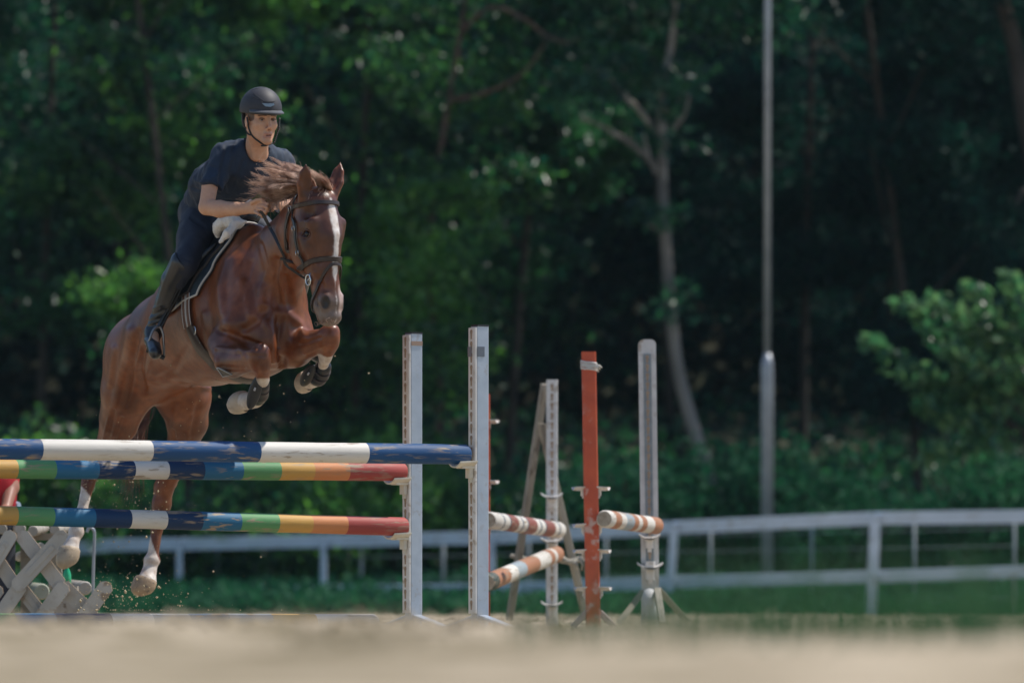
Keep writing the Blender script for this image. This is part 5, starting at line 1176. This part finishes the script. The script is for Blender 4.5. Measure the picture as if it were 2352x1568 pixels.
sb(np.where(hd_, smooth01((.050-lf)/.008)*smooth01((lu+.034-.5*np.maximum(lf-.02, 0))/.012)*smooth01((np.abs(lr)-.046)/.008)*(np.abs(lr) < .0735)*(lu > -.02)*.85, 0), (.03, .018, .013))    # hair at the temple
sb(np.where(hd_ & (lf > -.02), smooth01((-.088-lu)/.03)*.18, 0), (.22, .13, .10))
sb(np.where(hd_ & (lf > .04), smooth01((.022-np.hypot(lr-.0, lu+.05))/.012)*.25, 0), (.55, .22, .15))
kn = smooth01((8-seg_dist(sp_, [(606, 464), (606, 472), (603, 482), (595, 491)]))/8)*(sp_[:, 0] > 560); sb(kn*.3, (.48, .20, .14))
skin = mat('skin', (.5, .27, .17), .48, (.90, .86, .84), 50, attr='Col', bump=.0004, bscale=200, spec=.4)
for n_ in skin.node_tree.nodes:
    if n_.type == 'BSDF_PRINCIPLED': n_.inputs['Subsurface Weight'].default_value = .12; n_.inputs['Subsurface Radius'].default_value = (.012, .005, .003); n_.inputs['Subsurface Scale'].default_value = 1
hp0 = P(476, 492, 30.6)
person = thing('person', 'rider in navy polo shirt and black helmet leaning over the jumping horse', 'person', tuple(hp0))
mesh_obj('body', rV, rQ, skin, person, col=sc_); rbvh = BVHTree.FromPolygons([Vector(v) for v in rV], [tuple(f) for f in rQ])
print('rider verts', len(rV))
def ball(name, c, r, m_, parent, seg=14):
    bm = bmesh.new(); bmesh.ops.create_uvsphere(bm, u_segments=seg, v_segments=seg-2, radius=r)
    for v in bm.verts: v.co += Vector(c)
    me = bpy.data.meshes.new(name); bm.to_mesh(me); bm.free(); me.materials.append(m_); me.polygons.foreach_set('use_smooth', [True]*len(me.polygons)); return link(name, me, parent)
for s in (1, -1):
    c = fp(.0685, s*.0305, -.0125); e = ball('eye', c, .0118, mat('eye_white', (.26, .21, .19), .25), person)
    g_ = Vector(FD*.97+FR*.10).normalized(); ball('iris', Vector(c)+g_*.0066, .0066, mat('iris_brown', (.035, .018, .010), .15), e, 10)
    mb = MB(); pts = [Vector(fp(.0690+.0125*math.cos(a*.9), s*.0305+.0135*math.sin(a), -.0125+.0045*math.cos(a)+.000)) for a in np.linspace(-1.3, 1.3, 9)]; mb.tube(pts, .0030, 6); mb.build('eyelid', mat('lid_skin', (.20, .095, .06), .5), e, True)
def cloth(name, m_, prims, lo, hi, h=.0055, cuts=(), parent=person, wr=.0, sm=2, seedn=0, strokes=None):
    s_ = SDF(lo, hi, h)
    for pr in prims: pr(s_)
    for c_ in cuts: s_.cut(*c_)
    v, f = s_.mesh(sm)
    if wr: n_ = vnormals(v, f); v = v+n_*((vnoise3(v*np.array([1, 1, .55]), 16, seedn)-.5)*wr+(vnoise3(v, 38, seedn+1)-.5)*wr*.45)[:, None]
    if strokes: v = sculpt(v, f, strokes); v = lap(v, f, .3)
    return mesh_obj(name, v, f, m_, parent)
shirt_m = mat('navy_shirt', (.006, .016, .038), .75, (.009, .022, .048), 10, bump=.0006, bscale=260, sheen=.04)
# one torso with sleeves; sleeves are cut at their hems by building them separately in the same field
g = .010
sleeve_end_R, nR = PA(484, 432, 30.02), (PA(474, 476, 29.98)-sR); sleeve_end_L = sL*.45+eL*.55
shs = SDF((-1.80, 29.85, 1.95), (-1.02, 30.98, 2.60), .0055)
arm_ = SDF((-1.80, 29.85, 1.95), (-1.02, 30.98, 2.60), .0055)
arm_.cone(sR, .062, PA(486, 430, 30.02), .058, .02); arm_.cut(sleeve_end_R, nR)
armL = SDF((-1.80, 29.85, 1.95), (-1.02, 30.98, 2.60), .0055); armL.cone(sL, .064, eL, .054, .02); armL.cut(sleeve_end_L, eL-sL)
shs.chain([(PA(476, 455, 30.58), (.120, .102)), (PA(500, 428, 30.44), (.142, .118)), (PA(543, 400, 30.28), (.166, .128)), (PA(572, 374, 30.16), (.165, .100)), (PA(582, 356, 30.13), (.10, .075))], HR, .03, .03)
shs.cone(PA(572, 345, 30.13), .050, sR, .062, .05); shs.cone(PA(598, 350, 30.18), .050, sL, .060, .05); shs.cone(PA(545, 350, 30.30), .06, PA(500, 395, 30.48), .06, .06)
shs.comb((slice(None),)*3, arm_.F, .025); shs.comb((slice(None),)*3, armL.F, .025)
shs.cone(PA(470, 470, 30.52), .05, PA(520, 462, 30.32), .03, .04)      # belly of the shirt sagging forward
shs.cone(fp(-.025, 0, -.06), .060, PA(589, 345, 30.085), .066, .006, sub=True); shs.cone(PA(590, 345, 30.02), .040, PA(588, 372, 29.98), .008, .008, sub=True)
shs.cut(PA(458, 486, 30.60), HF*-.75+Vn(0, 0, -.75))
sv, sf = shs.mesh(2); n_ = vnormals(sv, sf); sv = sv+n_*((vnoise3(sv*Vn(1, 1, .5), 14, 3)-.5)*.022+(vnoise3(sv*Vn(1.4, 1, .7), 34, 4)-.5)*.011)[:, None]
sv = sculpt(sv, sf, [([(520, 345), (510, 385), (505, 430)], 9, -.010), ([(500, 400), (480, 415)], 6, .004), ([(530, 360), (520, 400), (525, 440)], 7, .005), ([(560, 370), (545, 410), (530, 445)], 8, -.006), ([(480, 380), (500, 388)], 5, -.004), ([(470, 405), (500, 418)], 5, -.003), ([(548, 322), (535, 345)], 6, -.005), ([(440, 430), (470, 442)], 6, -.006), ([(450, 415), (490, 430)], 6, .006), ([(588, 372), (585, 400)], 4, .003), ([(620, 345), (612, 385)], 6, -.004)])
shirt = mesh_obj('shirt', sv, sf, shirt_m, person); sbvh = BVHTree.FromPolygons([Vector(v) for v in sv], [tuple(f) for f in sf])
def shit(x, y, off=.004, tree_=None):
    d = (P(x, y, 30)-Vector((0, 0, CH))).normalized(); r = (tree_ or sbvh).ray_cast(Vector((0, 0, CH)), d); return (r[0]+r[1]*off, r[1]) if r[0] else (None, None)
for pix, w_ in (([(566, 316), (567, 328), (573, 342), (581, 356), (588, 370)], .030), ([(617, 337), (612, 345), (604, 354), (596, 363), (589, 371)], .026)):
    pts = []; nn = []
    for x, y in pix:
        a, b = shit(x, y, .006)
        if a is None or a.y > 30.25: a, b = Vector(PA(x, y, 30.06)), Vector((0, -1, .3))
        pts.append(a); nn.append(b)
    c = catmull(pts, 4); cn = catmull(nn, 4); mb = MB(); mb.strap(c, [Vector(x) for x in cn], [w_*(1-.25*i/len(c)) for i in range(len(c))], .004); auto_smooth(mb.build('collar', shirt_m, shirt), 60)
for x, y in ((588.5, 377), (588, 390)):
    a, b = shit(x, y, .002)
    if a: ball('button', a, .0035, mat('button', (.3, .2, .17), .4), shirt, 8)
# hems
for cc, ax, r_ in ((sleeve_end_R, nR, .060), (sleeve_end_L, eL-sL, .058)):
    ax = Vector(ax).normalized(); u_ = ax.orthogonal().normalized(); q_ = ax.cross(u_); c_ = Vector(PA(487, 430.5, 30.02)) if r_ == .060 else Vector(cc); mb = MB(); ring = []
    for k in range(25):
        a = 2*math.pi*k/24; d = u_*math.cos(a)+q_*math.sin(a); rr = sbvh.ray_cast(c_-ax*.008+d*.12, -d); ring.append(rr[0] if rr[0] and (rr[0]-c_).length < .09 else c_+d*r_)
    mb.tube(ring, .0028, 6, cap=False); mb.build('sleeve_hem', shirt_m, shirt, True)
br_m = mat('navy_breeches', (.010, .014, .028), .7, (.014, .019, .036), 12, bump=.0006, bscale=300, sheen=.04)
cloth('breeches', br_m, [lambda s_: s_.chain([(PA(478, 452, 30.575), (.112, .095)), (PA(476, 488, 30.66), (.150, .125)), (PA(480, 505, 30.68), (.13, .10))], HR, .04, .02),
    lambda s_: s_.cone(hipR, .108, PA(448, 550, 30.44), .092, .05), lambda s_: s_.cone(PA(448, 550, 30.44), .092, PA(426, 608, 30.285), .060, .02),
    lambda s_: s_.cone(PA(426, 608, 30.285), .059, PA(408, 645, 30.32), .045, .02),
    lambda s_: s_.cone(hipL, .105, mirT(PA(448, 550, 30.44)), .09, .05), lambda s_: s_.cone(mirT(PA(448, 550, 30.44)), .09, kneeL, .062, .02), lambda s_: s_.cone(kneeL, .06, mirT(PA(410, 640, 30.32)), .045, .02)],
    (-1.95, 30.0, 1.60), (-.72, 31.25, 2.42), .008, wr=.014, seedn=5, strokes=[([(440, 500), (470, 520)], 8, -.008), ([(415, 590), (440, 600)], 5, -.005), ([(450, 470), (480, 480)], 6, -.006), ([(430, 450), (450, 470), (478, 475)], 5, .004)])
belt = MB()
# boots
boot_m = mat('boot_leather', (.007, .008, .010), .30, (.010, .010, .013), 7, wear=(.035, .033, .033), wscale=14, wamt=.2, bump=.001, bscale=22, spec=.6, coat=.2)
def boot(mir, label=None):
    m_ = (lambda p_: mirT(p_)) if mir else (lambda p_: np.array(p_))
    K = [m_(PA(*a)) for a in ((421, 604, 30.285), (396, 645, 30.34), (381, 692, 30.38), (360, 738, 30.42), (352, 764, 30.43), (349, 782, 30.40), (357, 810, 30.26), (350, 778, 30.50))]
    rs_ = [.068, .058, .050, .041, .042, .038, .034, .034]
    pr = [lambda s_, i=i: s_.cone(K[i], rs_[i], K[i+1], rs_[i+1], .012) for i in range(6)]+[lambda s_: s_.cone(K[4], .038, K[7], .032, .02)]
    lo = np.min(K, 0)-.09; hi = np.max(K, 0)+.09; ax = K[0]-K[1]; ax /= np.linalg.norm(ax)
    st = [([(340, 750), (372, 742)], 5, -.006), ([(342, 738), (372, 730)], 5, -.005), ([(350, 722), (380, 712)], 6, -.005), ([(352, 708), (372, 700)], 4, .004), ([(330, 775), (360, 768)], 4, -.004), ([(395, 600), (372, 660), (360, 700)], 4, .002)]
    o = cloth('boot', boot_m, pr, lo, hi, .005, cuts=[(K[0]+ax*.008, ax*.9+(HR if not mir else -HR)*(-.35))], wr=.003, sm=1, strokes=None if mir else st); return K
kb = boot(False); boot(True)
# sole and stirrup
for mir in (False, True):
    m_ = (lambda p_: Vector(mirT(p_))) if mir else (lambda p_: Vector(np.array(p_)))
    t_ = thing('stirrup', 'steel stirrup iron with black strap holding the near boot of the rider' if not mir else 'stirrup on the far side of the horse, hidden behind its barrel', 'stirrup', tuple(m_(PA(360, 815, 30.33))))
    mb = MB(); pts = catmull([PA(338, 800, 30.34), PA(344, 778, 30.33), PA(353, 757, 30.34), PA(366, 750, 30.36), PA(374, 765, 30.36), PA(376, 790, 30.36), PA(377, 818, 30.36)], 5); pts = [m_(p_) for p_ in pts]
    mb.tube(pts, .0065, 8); mb.build('iron', mat('dull_steel', (.28, .26, .25), .35, metal=.8), t_, True)
    mb = MB(); a, b = m_(PA(337, 803, 30.34)), m_(PA(378, 822, 30.36)); mb.bar(a, b, (.0, .032, .004), .009, bev=.004); mb.build('tread', mat('rubber_black', (.012, .012, .013), .6, (.03, .03, .03), 60), t_)
    mb = MB(); pp = [m_(PA(*x)) for x in ((365, 750, 30.36), (383, 715, 30.36), (402, 680, 30.33), (420, 640, 30.32), (436, 600, 30.38))]
    for dx in (-.006, .008): mb.strap([p_+Vector((dx, 0, 0)) for p_ in catmull(pp, 4)] and [Vector(x)+Vector((dx, dx*.5, 0)) for x in catmull(pp, 4)], [(-.8, -.5, 0)]*17, .022, .0025)
    mb.build('stirrup_leather', blk, t_)
# ---------------------------------------------------------------- helmet
hm = mat('helmet_shell', (.030, .029, .034), .62, (.036, .034, .040), 60, bump=.00015, bscale=400)
hmq = SDF(FC-.19, FC+.21, .0045)
hmq.ell(fp(-.008, 0, .040), (.122, .103, .113), fa, .01)
hmq.cut(fp(.09, 0, .010), -FU+FD*-.10)
lower = SDF(FC-.19, FC+.21, .0045); lower.ell(fp(-.012, 0, .0), (.112, .090, .105), fa, .01); lower.cut(fp(-.045, 0, 0), FD+FU*.15); lower.cut(fp(0, 0, -.055), -FU)
hmq.comb((slice(None),)*3, lower.F, .01)
hmq.ell(fp(-.004, 0, -.004), (.098, .077, .10), fa, .004, sub=True)
hv, hq_ = hmq.mesh(1); helmet = mesh_obj('helmet', hv, hq_, hm, person); hbvh = BVHTree.FromPolygons([Vector(v) for v in hv], [tuple(f) for f in hq_])
# visor lip
mb = MB(); n_ = 15; top = []; 
for k in range(n_):
    a = -1.22+2.44*k/(n_-1); top.append(Vector(fp(.020+.128*math.cos(a), .100*math.sin(a), .026-.009*math.cos(a)))); 
inn = [Vector(fp(.020+.080*math.cos(-1.22+2.44*k/(n_-1)), .094*math.sin(-1.22+2.44*k/(n_-1)), .034)) for k in range(n_)]
v = []; f = []
for a, b in zip(top, inn): v += [a+Vector(FU)*.003, a-Vector(FU)*.003, b+Vector(FU)*.004, b-Vector(FU)*.004]
for k in range(n_-1):
    i = k*4
    for a, b in ((0, 1), (1, 3), (3, 2), (2, 0)): f.append((i+a, i+b, i+4+b, i+4+a))
f += [(0, 2, 3, 1), ((n_-1)*4, (n_-1)*4+1, (n_-1)*4+3, (n_-1)*4+2)]
mb.add(v, f); auto_smooth(mb.build('visor', mat('visor_grey', (.07, .07, .08), .5), helmet), 40)
def hh_(x, y, off): return shit(x, y, off, hbvh)[0]
bd = [hh_(x, y, .003) for x, y in ((602, 238), (628, 238), (629, 242), (621, 246), (609, 245))]
if all(bd):
    mb = MB(); nrm = Vector(FD); mb.add([p_+nrm*.002 for p_ in bd]+[p_-nrm*.004 for p_ in bd], [(0, 1, 2, 3, 4), (9, 8, 7, 6, 5)]+[(i, 5+i, 5+(i+1) % 5, (i+1) % 5) for i in range(5)]); mb.build('front_vent', mat('vent_metal', (.16, .20, .22), .3, metal=.6), helmet)
for line in ([(575, 209), (584, 217), (596, 226), (607, 233), (620, 234), (632, 232), (639, 222), (640, 214)], [(575, 209), (590, 204), (608, 202), (626, 205), (640, 214)], [(560, 222), (580, 223), (598, 232), (604, 238)]):
    pp = [hh_(x, y, .0005) for x, y in line]; pp = [p_ for p_ in pp if p_]
    if len(pp) > 2: mb = MB(); mb.tube(catmull(pp, 4), .0016, 5); mb.build('seam', mat('seam_dark', (.012, .012, .014), .6), helmet, True)
strap_m = mat('strap_black', (.014, .013, .014), .6)
def skinpt(f, r, u, off=.004): a = rbvh.find_nearest(Vector(fp(f, r, u))); return a[0]+a[1]*off
cs = [skinpt(.012, .085, .0), skinpt(.018, .080, -.03), skinpt(.016, .070, -.065), skinpt(.030, .058, -.10), skinpt(.050, .038, -.125), skinpt(.060, .018, -.140), skinpt(.066, 0, -.143)]
cs2 = [skinpt(.066, 0, -.143), skinpt(.060, -.018, -.140), Vector(fp(.055, -.045, -.125)), Vector(fp(.045, -.066, -.09)), Vector(fp(.035, -.080, -.05)), Vector(fp(.020, -.092, -.0))]
for c_ in (cs, cs2):
    mb = MB(); cc = catmull(c_, 4); mb.tube(cc, .0042, 7); mb.build('chin_strap', strap_m, helmet, True)
mb = MB(); mb.tube(catmull([skinpt(-.03, .085, -.01), skinpt(-.028, .078, -.05), skinpt(.0, .070, -.08), skinpt(.022, .062, -.09)], 4), .0042, 7); mb.build('chin_strap', strap_m, helmet, True)
mb = MB(); mb.tube([cs2[0], cs2[0]+Vector((-.01, -.004, -.002)), cs2[0]+Vector((-.026, -.008, -.002))], .004, 6); mb.build('strap_end', strap_m, helmet, True)
for k in range(9):
    p_ = Vector(cs2[2]).lerp(cs2[4], k/8); ball('strap_bead', p_+Vector((.004, -.002, 0)), .0058, strap_m, helmet, 6)
# ================================================================ the onlooker in red at the far left
oY = 33.6; _P = P; _PA = PA
def P(x, y, Y): return _P(x-22, y, Y)
def PA(x, y, Y): return np.array(_P(x-22-(44 if y < 1030 else 0), y, Y))
t = thing('person', 'onlooker in a red shirt partly cut off by the left edge, seen between the poles', 'person', tuple(P(-10, 1400, oY)))
o_ = SDF(P(-110, 1500, 33.15), P(90, 1000, 34.1), .010)
o_.chain([(PA(-12, 1180, oY), (.15, .11)), (PA(-10, 1110, oY), (.16, .12)), (PA(-5, 1065, oY), (.17, .10)), (PA(-4, 1045, oY), (.08, .07))], (1, 0, 0), .03, .02)
o_.cone(PA(-4, 1050, oY), .05, PA(-2, 1020, oY), .05, .02); o_.ell(PA(0, 995, oY-.02), (.075, .095, .115), None, .02)
o_.cone(PA(32, 1066, oY), .055, PA(48, 1120, oY-.03), .045, .02); o_.cone(PA(48, 1115, oY-.03), .042, PA(36, 1165, oY-.16), .030, .015); o_.ell(PA(33, 1172, oY-.2), (.035, .045, .03), None, .015)
o_.cone(PA(-45, 1066, oY), .055, PA(-56, 1120, oY-.03), .045, .02); o_.cone(PA(-56, 1120, oY-.03), .042, PA(-44, 1170, oY-.16), .03, .015)
for s in (1, -1): o_.cone(PA(-12+s*30, 1200, oY), .09, PA(-12+s*38, 1330, oY), .06, .04); o_.cone(PA(-12+s*38, 1330, oY), .055, PA(-12+s*40, 1440, oY), .04, .02); o_.cone(PA(-12+s*40, 1440, oY), .04, PA(-12+s*42, 1447, oY-.13), .035, .02)
v, f = o_.mesh(1); mesh_obj('body', v, f, skin, t, col=np.tile(Vn(.34, .15, .10), (len(v), 1)))
s_ = SDF(P(-110, 1300, 33.15), P(90, 1000, 34.1), .010)
s_.chain([(PA(-12, 1190, oY), (.17, .13)), (PA(-10, 1110, oY), (.175, .135)), (PA(-5, 1065, oY), (.185, .115))], (1, 0, 0), .03, .02)
s_.cone(PA(20, 1062, oY), .065, PA(36, 1095, oY), .06, .03); s_.cone(PA(-35, 1062, oY), .065, PA(-48, 1095, oY), .06, .03)
v, f = s_.mesh(1); n_ = vnormals(v, f); v = v+n_*((vnoise3(v, 10, 2)-.5)*.02)[:, None]; mesh_obj('shirt', v, f, mat('red_shirt', (.50, .010, .018), .75, (.36, .006, .012), 8), t)
s_ = SDF(P(-110, 1500, 33.15), P(90, 1150, 34.1), .010)
for s in (1, -1): s_.cone(PA(-12+s*26, 1195, oY), .11, PA(-12+s*38, 1330, oY), .075, .04); s_.cone(PA(-12+s*38, 1330, oY), .075, PA(-12+s*40, 1425, oY), .06, .02)
v, f = s_.mesh(1); mesh_obj('trousers', v, f, mat('dark_trousers', (.02, .025, .04), .8), t)
o_ = SDF(P(-110, 1020, 33.3), P(0, 960, 33.9), .008); o_.ell(PA(0, 990, oY+.01), (.083, .10, .11), None, .01); o_.cut(PA(0, 995, oY-.04), (0, -.8, -.6)); v, f = o_.mesh(1); mesh_obj('hair', v, f, mat('dark_brown_hair', (.03, .018, .012), .6), t)

P, PA = _P, _PA
